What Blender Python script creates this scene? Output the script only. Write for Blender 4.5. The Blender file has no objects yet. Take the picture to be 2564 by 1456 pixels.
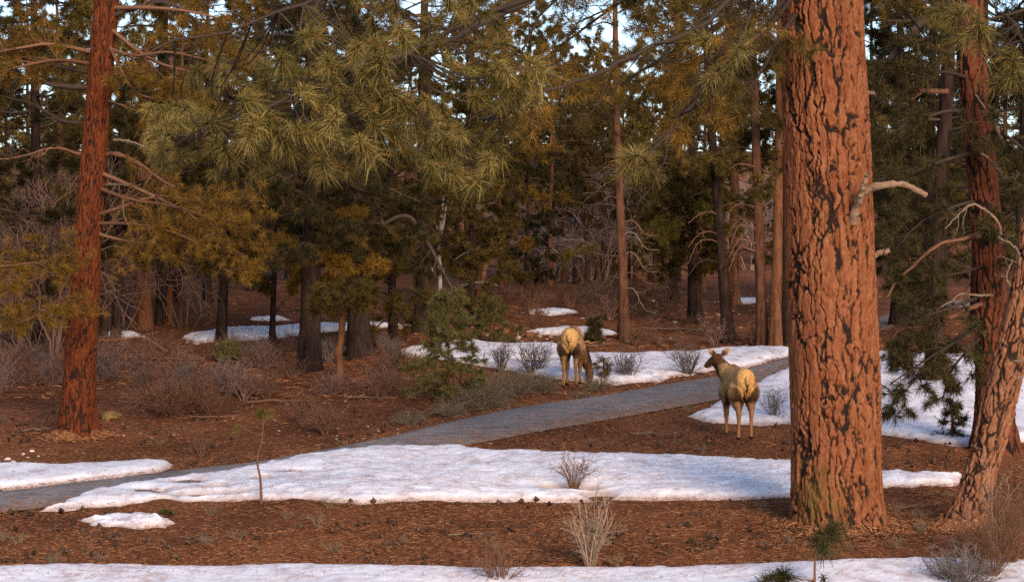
import bpy, bmesh, math, random
import numpy as np
from mathutils import Vector

# ------------------------------------------------------------------ camera, sky, sun, exposure
scene = bpy.context.scene
F, CX, CY, VH = 4986.0, 1282.0, 728.0, 640.0        # focal length, centre and horizon row for a 2564 px wide frame
CAMZ = 6.3
PITCH = math.atan((CY - VH) / F)
cam_d = bpy.data.cameras.new('camera')
cam_d.lens = F / 2564.0 * 36.0
cam_d.sensor_width = 36.0
cam_d.clip_start = 0.5
cam_d.clip_end = 3000.0
cam = bpy.data.objects.new('camera', cam_d)
scene.collection.objects.link(cam)
cam.location = (0, 0, CAMZ)
cam.rotation_euler = (math.pi / 2 - PITCH, 0, 0)
scene.camera = cam

SUN_EL, SUN_AZ = math.radians(25), math.radians(160)   # azimuth clockwise from +Y (view direction)
world = bpy.data.worlds.new('World')
scene.world = world
world.use_nodes = True
wn = world.node_tree.nodes
sky = wn.new('ShaderNodeTexSky')
sky.sky_type = 'NISHITA'
sky.sun_disc = False
sky.sun_elevation = SUN_EL
sky.sun_rotation = SUN_AZ
sky.altitude = 1800
sky.air_density = 1.0
sky.dust_density = 4.0
sky.ozone_density = 1.0
bg = wn['Background']
bg.inputs['Strength'].default_value = 0.15
world.node_tree.links.new(sky.outputs['Color'], bg.inputs['Color'])

sun_d = bpy.data.lights.new('sun', 'SUN')
sun_d.energy = 2.05
sun_d.angle = math.radians(26)
sun_d.color = (1.0, 0.78, 0.54)
sun = bpy.data.objects.new('sun', sun_d)
scene.collection.objects.link(sun)
to_sun = Vector((math.sin(SUN_AZ) * math.cos(SUN_EL), math.cos(SUN_AZ) * math.cos(SUN_EL), math.sin(SUN_EL)))
sun.rotation_euler = to_sun.to_track_quat('Z', 'Y').to_euler()
sun.location = to_sun * 60

vs = scene.view_settings
vs.view_transform = 'Standard'
vs.look = 'None'
vs.exposure = 0.94
vs.gamma = 1.0
scene.render.engine = 'CYCLES'
scene.cycles.max_bounces = 4
scene.cycles.diffuse_bounces = 2
scene.cycles.glossy_bounces = 2
scene.cycles.transmission_bounces = 3
scene.cycles.use_denoising = False

# ------------------------------------------------------------------ helpers
COL = scene.collection
R = np.random.default_rng(7)


def hash3(i, j, k, s=0):
    n = (i * 374761393 + j * 668265263 + k * 2147483647 + s * 1274126177).astype(np.int64) & 0xffffffff
    n = ((n ^ (n >> 13)) * 1274126177) & 0xffffffff
    n = ((n ^ (n >> 16)) * 2246822519) & 0xffffffff
    n = n ^ (n >> 15)
    return (n & 0xffffff) / float(0xffffff)


def vnoise(p, s=0):
    p = np.asarray(p, float)
    i = np.floor(p).astype(np.int64)
    f = p - i
    f = f * f * (3 - 2 * f)
    out = 0
    for a in (0, 1):
        wa = f[..., 0] if a else 1 - f[..., 0]
        for b in (0, 1):
            wb = f[..., 1] if b else 1 - f[..., 1]
            for c in (0, 1):
                wc = f[..., 2] if c else 1 - f[..., 2]
                out = out + wa * wb * wc * hash3(i[..., 0] + a, i[..., 1] + b, i[..., 2] + c, s)
    return out


def fbm(p, o=3, s=0):
    p = np.asarray(p, float)
    t, a, n = 0, 1.0, 0
    for k in range(o):
        t = t + a * (vnoise(p * 2 ** k, s + k) - .5)
        n += a
        a *= .5
    return t / n * 2


def fbm2(x, y, sc, o=3, s=0):
    x, y = np.broadcast_arrays(x, y)
    return fbm(np.stack([x / sc, y / sc, np.zeros_like(x, dtype=float) + .37], -1), o, s)


def voro(p, s=0):
    i = np.floor(p).astype(np.int64)
    f1 = np.full(p.shape[:-1], 9.)
    f2 = f1.copy()
    cid = np.zeros(p.shape[:-1])
    for a in (-1, 0, 1):
        for b in (-1, 0, 1):
            for c in (-1, 0, 1):
                I, J, K = i[..., 0] + a, i[..., 1] + b, i[..., 2] + c
                q = np.stack([I + hash3(I, J, K, s + 11), J + hash3(I, J, K, s + 12), K + hash3(I, J, K, s + 13)], -1)
                d = np.sqrt(((q - p) ** 2).sum(-1))
                near = d < f1
                f2 = np.where(near, f1, np.minimum(f2, d))
                cid = np.where(near, hash3(I, J, K, s + 14), cid)
                f1 = np.minimum(f1, d)
    return f1, f2, cid


def sstep(a, b, x):
    t = np.clip((x - a) / (b - a), 0, 1)
    return t * t * (3 - 2 * t)


def nrm(v):
    return v / np.maximum(np.linalg.norm(v, axis=-1, keepdims=True), 1e-9)


def slope_z(y):
    u = (np.asarray(y, float) - 72) / 6
    sp = np.where(u > 30, u, np.log1p(np.exp(np.minimum(u, 30))))
    return .0742 * y - sp * 6 * .0742 + 10.5 * sstep(92, 185, np.asarray(y, float))


def hgt(x, y):
    x = np.asarray(x, float)
    y = np.asarray(y, float)
    return slope_z(y) + .05 * np.sin(x * .55 + y * .21) * np.sin(y * .33 - .4) + .04 * np.sin(x * 1.1 - y * .4 + 1.3) * np.cos(y * .7)


CP, SP = math.cos(PITCH), math.sin(PITCH)


def ray(u, v):
    a, b = (u - CX) / F, -(v - CY) / F
    return np.array([a, CP + b * SP, -SP + b * CP])


def P(u, v, d):
    r = ray(u, v)
    return np.array([0, 0, CAMZ]) + r * (d / r[1])


def gp(u, v):
    lo, hi = 5., 400.
    r = ray(u, v)
    for _ in range(50):
        m = (lo + hi) / 2
        x, z = r[0] / r[1] * m, CAMZ + r[2] / r[1] * m
        if z > hgt(x, m):
            lo = m
        else:
            hi = m
    x = r[0] / r[1] * lo
    return np.array([x, lo, float(hgt(x, lo))])


class MB:
    def __init__(s):
        s.v, s.f, s.n, s.t = [], [], 0, []

    def add(s, v, f, t=None):
        v = np.asarray(v, float).reshape(-1, 3)
        s.v.append(v)
        s.f.append(np.asarray(f, np.int64) + s.n)
        s.n += len(v)
        s.t.append(np.zeros(len(v)) + (0.5 if t is None else t))

    def tubes(s, Pts, Rad, S=4, t=None):
        K, N = Pts.shape[:2]
        if K == 0:
            return
        T = nrm(np.gradient(Pts, axis=1))
        m = nrm(T.mean(1))
        ref = np.where(np.abs(m[:, 2:3]) > .8, np.array([[1., 0, 0]]), np.array([[0, 0, 1.]]))[:, None, :]
        A = nrm(np.cross(T, np.broadcast_to(ref, T.shape)))
        B = np.cross(T, A)
        th = np.arange(S) / S * 2 * np.pi
        ring = A[:, :, None, :] * np.cos(th)[:, None] + B[:, :, None, :] * np.sin(th)[:, None]
        V = Pts[:, :, None, :] + ring * Rad[:, :, None, None]
        k = np.arange(K)[:, None, None] * N * S
        i = np.arange(N - 1)[None, :, None] * S
        j = np.arange(S)[None, None, :]
        j2 = (j + 1) % S
        Fc = np.stack([k + i + j, k + i + j2, k + i + S + j2, k + i + S + j], -1).reshape(-1, 4)
        tt = None if t is None else np.repeat(np.broadcast_to(t, (K,)), N * S)
        s.add(V, Fc, tt)

    def mesh(s, name, smooth=True, extra=None):
        me = bpy.data.meshes.new(name)
        V = np.concatenate(s.v)
        me.vertices.add(len(V))
        me.vertices.foreach_set('co', V.astype(np.float32).ravel())
        lt = np.concatenate([np.full(len(f), f.shape[1], np.int32) for f in s.f])
        li = np.concatenate([f.ravel() for f in s.f]).astype(np.int32)
        me.loops.add(len(li))
        me.loops.foreach_set('vertex_index', li)
        me.polygons.add(len(lt))
        me.polygons.foreach_set('loop_start', np.concatenate([[0], np.cumsum(lt)[:-1]]).astype(np.int32))
        me.polygons.foreach_set('loop_total', lt)
        if smooth:
            me.polygons.foreach_set('use_smooth', np.ones(len(lt), bool))
        at = me.attributes.new('tint', 'FLOAT', 'POINT')
        at.data.foreach_set('value', np.concatenate(s.t).astype(np.float32))
        for nm, arr in (extra or {}).items():
            at = me.attributes.new(nm, 'FLOAT_COLOR', 'POINT')
            at.data.foreach_set('color', arr.astype(np.float32).ravel())
        me.update()
        me.validate()
        return me


def obj(name, me, mat=None, parent=None, loc=None, kind=None, rz=0., sc=None):
    o = bpy.data.objects.new(name, me)
    COL.objects.link(o)
    if mat is not None and me is not None and not me.materials:
        me.materials.append(mat)
    if parent is not None:
        o.parent = parent
    if loc is not None:
        o.location = loc
    if rz:
        o.rotation_euler = (0, 0, rz)
    if sc is not None:
        o.scale = (sc, sc, sc) if np.isscalar(sc) else sc
    if kind:
        o['kind'] = kind
    return o


def tag(o, label, cat, group=None, kind=None):
    o['label'] = label
    o['category'] = cat
    if group:
        o['group'] = group
    if kind:
        o['kind'] = kind
    return o


def thing(name, label, cat, loc, group=None, rz=0., sc=1.):
    o = bpy.data.objects.new(name, None)
    COL.objects.link(o)
    o.empty_display_size = .2
    o.location = loc
    o.rotation_euler = (0, 0, rz)
    o.scale = (sc, sc, sc)
    return tag(o, label, cat, group)


# ------------------------------------------------------------------ materials
def mat(name, rough=.9, spec=.15):
    m = bpy.data.materials.new(name)
    m.use_nodes = True
    nt = m.node_tree
    b = nt.nodes['Principled BSDF']
    b.inputs['Roughness'].default_value = rough
    b.inputs['Specular IOR Level'].default_value = spec
    return m, nt, b


def ramp(nt, stops, fac):
    r = nt.nodes.new('ShaderNodeValToRGB')
    el = r.color_ramp.elements
    while len(el) < len(stops):
        el.new(.5)
    for e, (p, c) in zip(el, stops):
        e.position = p
        e.color = (*c, 1)
    nt.links.new(fac, r.inputs[0])
    return r.outputs[0]


def noise(nt, scale, detail=4, stretch=None, rough=.6, kind='ShaderNodeTexNoise'):
    tc = nt.nodes.new('ShaderNodeTexCoord')
    mp = nt.nodes.new('ShaderNodeMapping')
    if stretch:
        mp.inputs['Scale'].default_value = stretch
    nt.links.new(tc.outputs['Object'], mp.inputs[0])
    n = nt.nodes.new(kind)
    n.inputs['Scale'].default_value = scale
    if kind == 'ShaderNodeTexNoise':
        n.inputs['Detail'].default_value = detail
        n.inputs['Roughness'].default_value = rough
    nt.links.new(mp.outputs[0], n.inputs['Vector'])
    return n.outputs[0]


def attr(nt, name):
    a = nt.nodes.new('ShaderNodeAttribute')
    a.attribute_name = name
    return a


def mixc(nt, a, b, fac, mode='MIX'):
    m = nt.nodes.new('ShaderNodeMix')
    m.data_type = 'RGBA'
    m.blend_type = mode
    for sock, val in ((m.inputs[0], fac), (m.inputs[6], a), (m.inputs[7], b)):
        if hasattr(val, 'is_output'):
            nt.links.new(val, sock)
        elif isinstance(val, tuple):
            sock.default_value = (*val, 1)
        else:
            sock.default_value = val
    return m.outputs[2]


def bump(nt, b, h, strength=.5, dist=.02):
    n = nt.nodes.new('ShaderNodeBump')
    n.inputs['Strength'].default_value = strength
    n.inputs['Distance'].default_value = dist
    nt.links.new(h, n.inputs['Height'])
    nt.links.new(n.outputs[0], b.inputs['Normal'])


def foliage(name, stops, transl=.3):
    m, nt, b = mat(name, .7, .06)
    c = ramp(nt, stops, attr(nt, 'tint').outputs['Fac'])
    oi = nt.nodes.new('ShaderNodeObjectInfo')
    hv = nt.nodes.new('ShaderNodeHueSaturation')
    mr = nt.nodes.new('ShaderNodeMapRange')
    mr.inputs[3].default_value = .55
    mr.inputs[4].default_value = 1.2
    nt.links.new(oi.outputs['Random'], mr.inputs[0])
    nt.links.new(mr.outputs[0], hv.inputs['Value'])
    nt.links.new(c, hv.inputs['Color'])
    c = hv.outputs[0]
    nt.links.new(c, b.inputs['Base Color'])
    tr = nt.nodes.new('ShaderNodeBsdfTranslucent')
    nt.links.new(c, tr.inputs[0])
    mx = nt.nodes.new('ShaderNodeMixShader')
    mx.inputs[0].default_value = transl
    nt.links.new(b.outputs[0], mx.inputs[1])
    nt.links.new(tr.outputs[0], mx.inputs[2])
    nt.links.new(mx.outputs[0], nt.nodes['Material Output'].inputs[0])
    return m


def bark_plates(name, plate_a, plate_b, fissure, lichen=None):
    """bark with modelled plates: the 'tint' attribute tells plate from fissure"""
    m, nt, b = mat(name, .95, .05)
    n1 = noise(nt, 9, 5, (1, 1, .45), .7)
    pl = ramp(nt, [(.32, plate_a), (.68, plate_b)], n1)
    n2 = noise(nt, 55, 3, (1, 1, .5), .7)
    fk = attr(nt, 'flake').outputs['Fac']
    pl = mixc(nt, pl, ramp(nt, [(0, (.72, .62, .58)), (.45, (1, 1, 1)), (.8, (1.1, 1.2, 1.25)), (1, (1.2, 1.4, 1.5))], fk), .9, 'MULTIPLY')
    pl = mixc(nt, pl, ramp(nt, [(.3, (.4, .36, .34)), (.6, (1.1, 1.05, 1.0))], n2), .7, 'MULTIPLY')
    tint = attr(nt, 'tint').outputs['Fac']
    c = mixc(nt, fissure, pl, ramp(nt, [(.1, (0, 0, 0)), (.62, (1, 1, 1))], tint))
    if lichen:
        la = attr(nt, 'lichen').outputs['Fac']
        c = mixc(nt, c, lichen, la)
    nt.links.new(c, b.inputs['Base Color'])
    bump(nt, b, n2, .4, .01)
    return m


def bark_plain(name, a, bb, dark, scale=7):
    m, nt, b = mat(name, .95, .05)
    n1 = noise(nt, scale, 5, (1, 1, .16), .75)
    n2 = noise(nt, 2.2, 2)
    c = ramp(nt, [(.36, dark), (.47, a), (.7, bb)], n1)
    c = mixc(nt, c, ramp(nt, [(.3, (.55, .5, .5)), (.7, (1.1, 1.05, 1))], n2), .8, 'MULTIPLY')
    nt.links.new(c, b.inputs['Base Color'])
    bump(nt, b, n1, .9, .05)
    return m


def twigmat(name, a, bb):
    m, nt, b = mat(name, .9, .1)
    c = ramp(nt, [(0, a), (1, bb)], attr(nt, 'tint').outputs['Fac'])
    nt.links.new(c, b.inputs['Base Color'])
    return m


M = {}
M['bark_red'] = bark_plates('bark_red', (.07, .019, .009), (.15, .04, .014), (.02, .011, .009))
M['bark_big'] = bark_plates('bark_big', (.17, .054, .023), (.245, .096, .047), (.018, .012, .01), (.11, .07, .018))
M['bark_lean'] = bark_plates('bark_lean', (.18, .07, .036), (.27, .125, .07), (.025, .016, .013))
M['bark_red_shaded'] = bark_plates('bark_red_shaded', (.10, .03, .016), (.15, .05, .028), (.014, .01, .009))  # red bark darkened: the shade on this trunk is put into its colour
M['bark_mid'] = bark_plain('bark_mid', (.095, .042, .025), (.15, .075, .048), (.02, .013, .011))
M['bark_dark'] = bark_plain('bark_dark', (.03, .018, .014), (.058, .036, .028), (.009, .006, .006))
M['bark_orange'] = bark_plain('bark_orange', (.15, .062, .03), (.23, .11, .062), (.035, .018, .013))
M['limb'] = twigmat('limb', (.03, .02, .015), (.06, .042, .032))
M['limb_red'] = twigmat('limb_red', (.11, .05, .03), (.17, .085, .05))
M['deadwood'] = twigmat('deadwood', (.11, .07, .048), (.2, .138, .098))
m_, nt_, b_ = mat('deadwood_pale', .85, .1)
nt_.links.new(ramp(nt_, [(.3, (.1, .06, .04)), (.5, (.2, .125, .08)), (.7, (.28, .19, .13))], noise(nt_, 24, 5, (.3, 1, 1), .7)), b_.inputs['Base Color'])
M['deadwood_pale'] = m_
M['deadwood_white'] = twigmat('deadwood_white', (.2, .17, .15), (.3, .26, .24))
M['twig_mauve'] = twigmat('twig_mauve', (.105, .055, .042), (.25, .145, .115))
M['twig_mauve_lit'] = twigmat('twig_mauve_lit', (.2, .12, .1), (.4, .27, .23))  # mauve twigs lightened: light on the far trees is painted into the colour
M['twig_brown'] = twigmat('twig_brown', (.085, .04, .025), (.21, .105, .062))
M['twig_grey'] = twigmat('twig_grey', (.15, .095, .065), (.32, .22, .155))
M['twig_sage'] = twigmat('twig_sage', (.1, .072, .046), (.22, .16, .105))
M['twig_darkgrey'] = twigmat('twig_darkgrey', (.08, .06, .052), (.18, .14, .125))
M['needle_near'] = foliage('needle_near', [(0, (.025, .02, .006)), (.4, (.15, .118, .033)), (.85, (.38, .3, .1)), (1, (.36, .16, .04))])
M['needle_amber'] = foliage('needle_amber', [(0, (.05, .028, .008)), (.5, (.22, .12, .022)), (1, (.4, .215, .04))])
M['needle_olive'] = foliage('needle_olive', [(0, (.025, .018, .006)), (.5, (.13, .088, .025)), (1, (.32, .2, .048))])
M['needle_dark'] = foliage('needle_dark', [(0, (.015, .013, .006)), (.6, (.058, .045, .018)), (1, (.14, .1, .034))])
M['needle_yellow'] = foliage('needle_yellow', [(0, (.09, .07, .016)), (.5, (.18, .145, .026)), (1, (.3, .23, .045))])  # yellow green; on the far crowns it paints in the look of lit needles
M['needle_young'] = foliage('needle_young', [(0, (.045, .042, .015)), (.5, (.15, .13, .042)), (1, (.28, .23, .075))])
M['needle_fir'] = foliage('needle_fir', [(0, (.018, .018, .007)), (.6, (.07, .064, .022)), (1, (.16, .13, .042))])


def mk_ground_mat():
    m, nt, b = mat('forest_floor', 1., .05)
    n1 = noise(nt, .45, 4)
    n2 = noise(nt, 7, 6, None, .75)
    n3 = noise(nt, 38, 4, (1, .5, 1), .8)
    c = ramp(nt, [(.3, (.12, .047, .023)), (.55, (.24, .098, .046)), (.75, (.33, .155, .08))], n2)
    c = mixc(nt, c, ramp(nt, [(.35, (.5, .45, .45)), (.65, (1.2, 1.1, 1.05))], n1), .8, 'MULTIPLY')
    c = mixc(nt, c, ramp(nt, [(.34, (.3, .26, .25)), (.6, (1.25, 1.2, 1.15))], n3), .85, 'MULTIPLY')
    nt.links.new(c, b.inputs['Base Color'])
    bump(nt, b, n3, .9, .04)
    return m


def mk_snow_mat(dirt=.5):
    m, nt, b = mat('old_snow', .6, .25)
    n1 = noise(nt, 3.2, 5, (1, .6, 1), .65)
    n2 = noise(nt, 22, 4, (1, .35, 1), .7)
    c = ramp(nt, [(.32, (.5, .41, .41)), (.45, (.68, .62, .65)), (.6, (.76, .74, .79))], n1)
    d = ramp(nt, [(.57, (0, 0, 0)), (.72, (1, 1, 1))], n2)
    c = mixc(nt, c, (.3, .2, .16), mixc(nt, (0., 0., 0.), d, dirt))
    ed = attr(nt, 'tint').outputs['Fac']
    c = mixc(nt, (.5, .38, .34), c, ramp(nt, [(0, (0, 0, 0)), (.35, (1, 1, 1))], ed))
    nt.links.new(c, b.inputs['Base Color'])
    bump(nt, b, n2, .4, .03)
    return m


def mk_asphalt():
    m, nt, b = mat('asphalt', .85, .2)
    n1 = noise(nt, 60, 3, None, .8)
    n2 = noise(nt, .9, 4, (1, .45, 1))
    n3 = noise(nt, 4, 5, (.35, 1.6, 1), .7)
    c = ramp(nt, [(.3, (.14, .122, .115)), (.7, (.3, .262, .245))], n1)
    c = mixc(nt, c, ramp(nt, [(.35, (.72, .7, .72)), (.65, (1.1, 1.08, 1.1))], n2), .8, 'MULTIPLY')
    c = mixc(nt, c, ramp(nt, [(.38, (.45, .42, .42)), (.5, (1, 1, 1))], n3), .7, 'MULTIPLY')
    ed = attr(nt, 'tint').outputs['Fac']
    c = mixc(nt, c, (.19, .1, .06), mixc(nt, (0., 0., 0.), ramp(nt, [(.35, (0, 0, 0)), (.7, (1, 1, 1))], noise(nt, 9, 5, None, .7)), ed))
    nt.links.new(c, b.inputs['Base Color'])
    bump(nt, b, n1, .4, .008)
    return m


M['ground'] = mk_ground_mat()
M['snow'] = mk_snow_mat(.35)
M['snow_dirty'] = mk_snow_mat(.8)
M['asphalt'] = mk_asphalt()
m_, nt_, b_ = mat('stone', .9, .1)
nt_.links.new(mixc(nt_, ramp(nt_, [(.3, (.2, .11, .07)), (.7, (.42, .29, .2))], noise(nt_, 9, 5)),
                   (.5, .42, .36), ramp(nt_, [(.55, (0, 0, 0)), (.75, (1, 1, 1))], noise(nt_, 2, 2))), b_.inputs['Base Color'])
M['stone'] = m_
M['stone_red'], nt_, b_ = mat('stone_red', .9, .1)
nt_.links.new(ramp(nt_, [(.3, (.14, .05, .022)), (.7, (.34, .14, .06))], noise(nt_, 11, 5)), b_.inputs['Base Color'])
M['stone_pale'], nt_, b_ = mat('stone_pale', .9, .1)
nt_.links.new(ramp(nt_, [(.3, (.38, .32, .28)), (.7, (.6, .54, .5))], noise(nt_, 11, 5)), b_.inputs['Base Color'])
M['stone_gold'], nt_, b_ = mat('stone_gold', .9, .1)
nt_.links.new(ramp(nt_, [(.3, (.1, .05, .015)), (.7, (.28, .16, .06))], noise(nt_, 8, 5, (1, 1, .4))), b_.inputs['Base Color'])
M['litter'] = twigmat('litter', (.075, .03, .014), (.42, .18, .078))
M['litter_orange'] = twigmat('litter_orange', (.15, .065, .03), (.34, .16, .075))
M['cone'] = twigmat('cone', (.03, .018, .012), (.11, .06, .038))
m_, nt_, b_ = mat('elk_hide', .85, .12)
ca_ = attr(nt_, 'hide').outputs['Color']
fur_ = noise(nt_, 60, 3, (1, 1, .35), .75)
nt_.links.new(mixc(nt_, ca_, ramp(nt_, [(.3, (.62, .58, .55)), (.68, (1.15, 1.12, 1.1))], fur_), .8, 'MULTIPLY'), b_.inputs['Base Color'])
bump(nt_, b_, fur_, .6, .012)
M['elk'] = m_
m_, nt_, b_ = mat('dark_eye', .2, .5)
b_.inputs['Base Color'].default_value = (.012, .008, .006, 1)
M['eye'] = m_


# ------------------------------------------------------------------ ground, path, snow
def lines(lo, hi, step, out_lo, out_hi, grow=1.25):
    a = list(np.arange(lo, hi + 1e-6, step))
    s, x = step, hi
    while x < out_hi:
        s *= grow
        x += s
        a.append(min(x, out_hi))
    s, x = step, lo
    while x > out_lo:
        s *= grow
        x -= s
        a.insert(0, max(x, out_lo))
    return np.array(a)


gx = lines(-14, 14, .085, -900, 900, 1.16)
gy = lines(23, 50, .085, -60, 2000, 1.05)
X, Y = np.meshgrid(gx, gy, indexing='ij')
Z = hgt(X, Y) + (fbm2(X, Y, .35, 3, 3) * .022 + fbm2(X, Y, 1.7, 2, 5) * .03 - .012) * sstep(140, 60, Y)
nx_, ny_ = X.shape
i_, j_ = np.meshgrid(np.arange(nx_ - 1), np.arange(ny_ - 1), indexing='ij')
q_ = i_ * ny_ + j_
mb = MB()
mb.add(np.stack([X, Y, Z], -1), np.stack([q_, q_ + ny_, q_ + ny_ + 1, q_ + 1], -1).reshape(-1, 4))
g = obj('ground', mb.mesh('ground'), M['ground'])
tag(g, 'red brown forest floor of pine needle litter', 'ground', kind='structure')


def resample(pts, n):
    pts = np.asarray(pts, float)
    d = np.concatenate([[0], np.cumsum(np.linalg.norm(np.diff(pts, axis=0), axis=1))])
    t = np.linspace(0, d[-1], n)
    return np.stack([np.interp(t, d, pts[:, k]) for k in range(pts.shape[1])], -1)


def smooth_path(pts, n):
    """Catmull-Rom through the points"""
    pts = np.asarray(pts, float)
    q = np.concatenate([[2 * pts[0] - pts[1]], pts, [2 * pts[-1] - pts[-2]]])
    out = []
    for i in range(1, len(q) - 2):
        t = np.linspace(0, 1, 12, endpoint=False)[:, None]
        a, b, c, d = q[i - 1], q[i], q[i + 1], q[i + 2]
        out.append(.5 * (2 * b + (c - a) * t + (2 * a - 5 * b + 4 * c - d) * t * t + (3 * b - a - 3 * c + d) * t ** 3))
    out.append(pts[-1:])
    return resample(np.concatenate(out), n)


UP = [(-260, 1262), (0, 1231), (160, 1212), (300, 1196), (440, 1178), (640, 1156), (800, 1128), (900, 1108), (1100, 1062), (1200, 1040),
      (1350, 1012), (1500, 990), (1640, 966), (1790, 942), (1900, 914), (1990, 886), (2100, 845), (2200, 795), (2280, 768), (2420, 752), (2700, 745)]
LO = [(-260, 1320), (0, 1284), (160, 1266), (300, 1248), (440, 1228), (640, 1200), (800, 1174), (950, 1148), (1150, 1118), (1290, 1092),
      (1430, 1066), (1560, 1044), (1680, 1022), (1800, 1000), (1900, 966), (2000, 926), (2110, 880), (2220, 825), (2300, 792), (2430, 768), (2700, 757)]
upw = smooth_path([gp(*p)[:2] for p in UP], 260)
low = smooth_path([gp(*p)[:2] for p in LO], 260)
tt_ = np.linspace(0, 1, 15)
Wp = upw[:, None, :] * (1 - tt_)[None, :, None] + low[:, None, :] * tt_[None, :, None]
wob = fbm2(Wp[..., 0], Wp[..., 1], .5, 3, 9) * .10
Wp[:, 0] += wob[:, :1] * .8
Wp[:, -1] += wob[:, -1:] * 1.2
Zp = hgt(Wp[..., 0], Wp[..., 1]) + .042 - .03 * (np.abs(tt_ - .5) * 2)[None, :] ** 8 + fbm2(Wp[..., 0], Wp[..., 1], 1.2, 2, 4) * .006
edge_ = np.clip((np.abs(tt_ - .5) * 2 - .55) / .45, 0, 1)[None, :] * np.ones((260, 1))
edge_[:, 8:] = np.maximum(edge_[:, 8:], np.clip((tt_[8:] - .62) / .3, 0, 1)[None, :] * .95)
i_, j_ = np.meshgrid(np.arange(259), np.arange(14), indexing='ij')
q_ = i_ * 15 + j_
mb = MB()
mb.add(np.concatenate([Wp, Zp[..., None]], -1), np.stack([q_, q_ + 15, q_ + 16, q_ + 1], -1).reshape(-1, 4), edge_.ravel())
o = obj('path', mb.mesh('path'), M['asphalt'])
tag(o, 'grey asphalt path curving between the snow patches', 'path', kind='structure')


def inpoly(x, y, poly):
    r = np.zeros(x.shape, bool)
    n = len(poly)
    for i in range(n):
        x0, y0 = poly[i]
        x1, y1 = poly[(i + 1) % n]
        c = (y0 > y) != (y1 > y)
        with np.errstate(divide='ignore', invalid='ignore'):
            r ^= c & (x < (x1 - x0) * (y - y0) / (y1 - y0 + 1e-12) + x0)
    return r


def polydist(x, y, poly):
    d = np.full(x.shape, 1e9)
    n = len(poly)
    for i in range(n):
        a, b = poly[i], poly[(i + 1) % n]
        e = b - a
        t = np.clip(((x - a[0]) * e[0] + (y - a[1]) * e[1]) / (e @ e + 1e-12), 0, 1)
        d = np.minimum(d, np.hypot(x - a[0] - t * e[0], y - a[1] - t * e[1]))
    return np.where(inpoly(x, y, poly), d, -d)


SNOW_POLYS, SNOW_T = [], []


def snow(label, px, T=.08, res=.045, rough=.12, holes=(), mt='snow', seed=0, lump=.03):
    poly = np.array([gp(*p)[:2] for p in px])
    SNOW_POLYS.append(poly)
    SNOW_T.append(T)
    lo, hi = poly.min(0) - .3, poly.max(0) + .3
    xs, ys = np.arange(lo[0], hi[0], res), np.arange(lo[1], hi[1], res * 1.2)
    X, Y = np.meshgrid(xs, ys, indexing='ij')
    sd = polydist(X, Y, poly) + fbm2(X, Y, .8, 4, 20 + seed) * rough * 2.0 + fbm2(X, Y, .2, 3, 60 + seed) * rough * 1.5
    for (u, v, ru, rv) in holes:
        c = gp(u, v)[:2]
        e = np.abs(gp(u, v + rv)[1] - c[1])
        w = abs(gp(u + ru, v)[0] - c[0])
        dd = (np.sqrt(((X - c[0]) / w) ** 2 + ((Y - c[1]) / e) ** 2) - 1) * min(w, e) + fbm2(X, Y, .3, 2, 70) * .08
        sd = np.minimum(sd, dd)
    pr = np.where(sd > 0, T * (1 - np.exp(-np.maximum(sd, 0) / .15)), sd * .6)
    pr = pr + (fbm2(X, Y, .5, 4, 30 + seed) * lump + fbm2(X, Y * 2, .16, 2, 35 + seed) * lump * .35) * np.clip(sd / .25, 0, 1)
    Z = hgt(X, Y) + pr + .012
    nx, ny = X.shape
    i, j = np.meshgrid(np.arange(nx - 1), np.arange(ny - 1), indexing='ij')
    q = i * ny + j
    keep = (sd[:-1, :-1] > -.12) | (sd[1:, :-1] > -.12) | (sd[:-1, 1:] > -.12) | (sd[1:, 1:] > -.12)
    fc = np.stack([q, q + ny, q + ny + 1, q + 1], -1)[keep]
    used = np.unique(fc)
    rm = np.full(nx * ny, -1)
    rm[used] = np.arange(len(used))
    V = np.stack([X, Y, Z], -1).reshape(-1, 3)[used]
    t = np.clip(sd / .3, 0, 1).ravel()[used]
    mb = MB()
    mb.add(V, rm[fc], t)
    o = obj('snow_patch', mb.mesh('snow_patch'), M[mt])
    return tag(o, label, 'snow', kind='structure')


snow('strip of snow along the near edge of the clearing',
     [(-200, 1432), (300, 1418), (700, 1414), (1100, 1424), (1480, 1424), (1800, 1420), (2050, 1410), (2400, 1400), (2800, 1398), (2900, 1800), (-400, 1800)],
     .09, .04, .06, seed=1)
snow('long snow patch between the asphalt path and the big red pine',
     [(100, 1279), (200, 1240), (320, 1216), (450, 1194), (560, 1180), (640, 1166), (720, 1150), (830, 1133), (960, 1119), (1150, 1117), (1225, 1130), (1400, 1136), (1500, 1140), (1700, 1146),
      (1975, 1158), (2200, 1182), (2320, 1188), (2405, 1190), (2390, 1212), (2200, 1217), (2080, 1232), (1975, 1243), (1800, 1250), (1640, 1246), (1500, 1246), (1200, 1254),
      (900, 1254), (640, 1250), (400, 1254), (300, 1264)],   .11, .036, .10,
     holes=((1430, 1224, 70, 7), (1500, 1243, 40, 9), (545, 1222, 22, 4), (662, 1202, 14, 3), (500, 1243, 60, 4), (470, 1212, 25, 3), (740, 1185, 20, 2), (380, 1235, 30, 3), (600, 1235, 18, 2)), mt='snow', seed=2, lump=.055)
snow('small melting heap of snow on the brown litter', [(205, 1302), (250, 1290), (310, 1283), (385, 1288), (440, 1307), (400, 1316), (330, 1320), (250, 1319)], .1, .022, .1, seed=3, mt='snow_dirty', lump=.16)
snow('tapering snow bank on the far side of the path by the left pine', [(-260, 1165), (0, 1166), (120, 1168), (250, 1166), (380, 1158), (440, 1161), (405, 1178), (300, 1194), (150, 1210), (0, 1228), (-260, 1258)],
     .13, .04, .04, seed=4)
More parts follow.
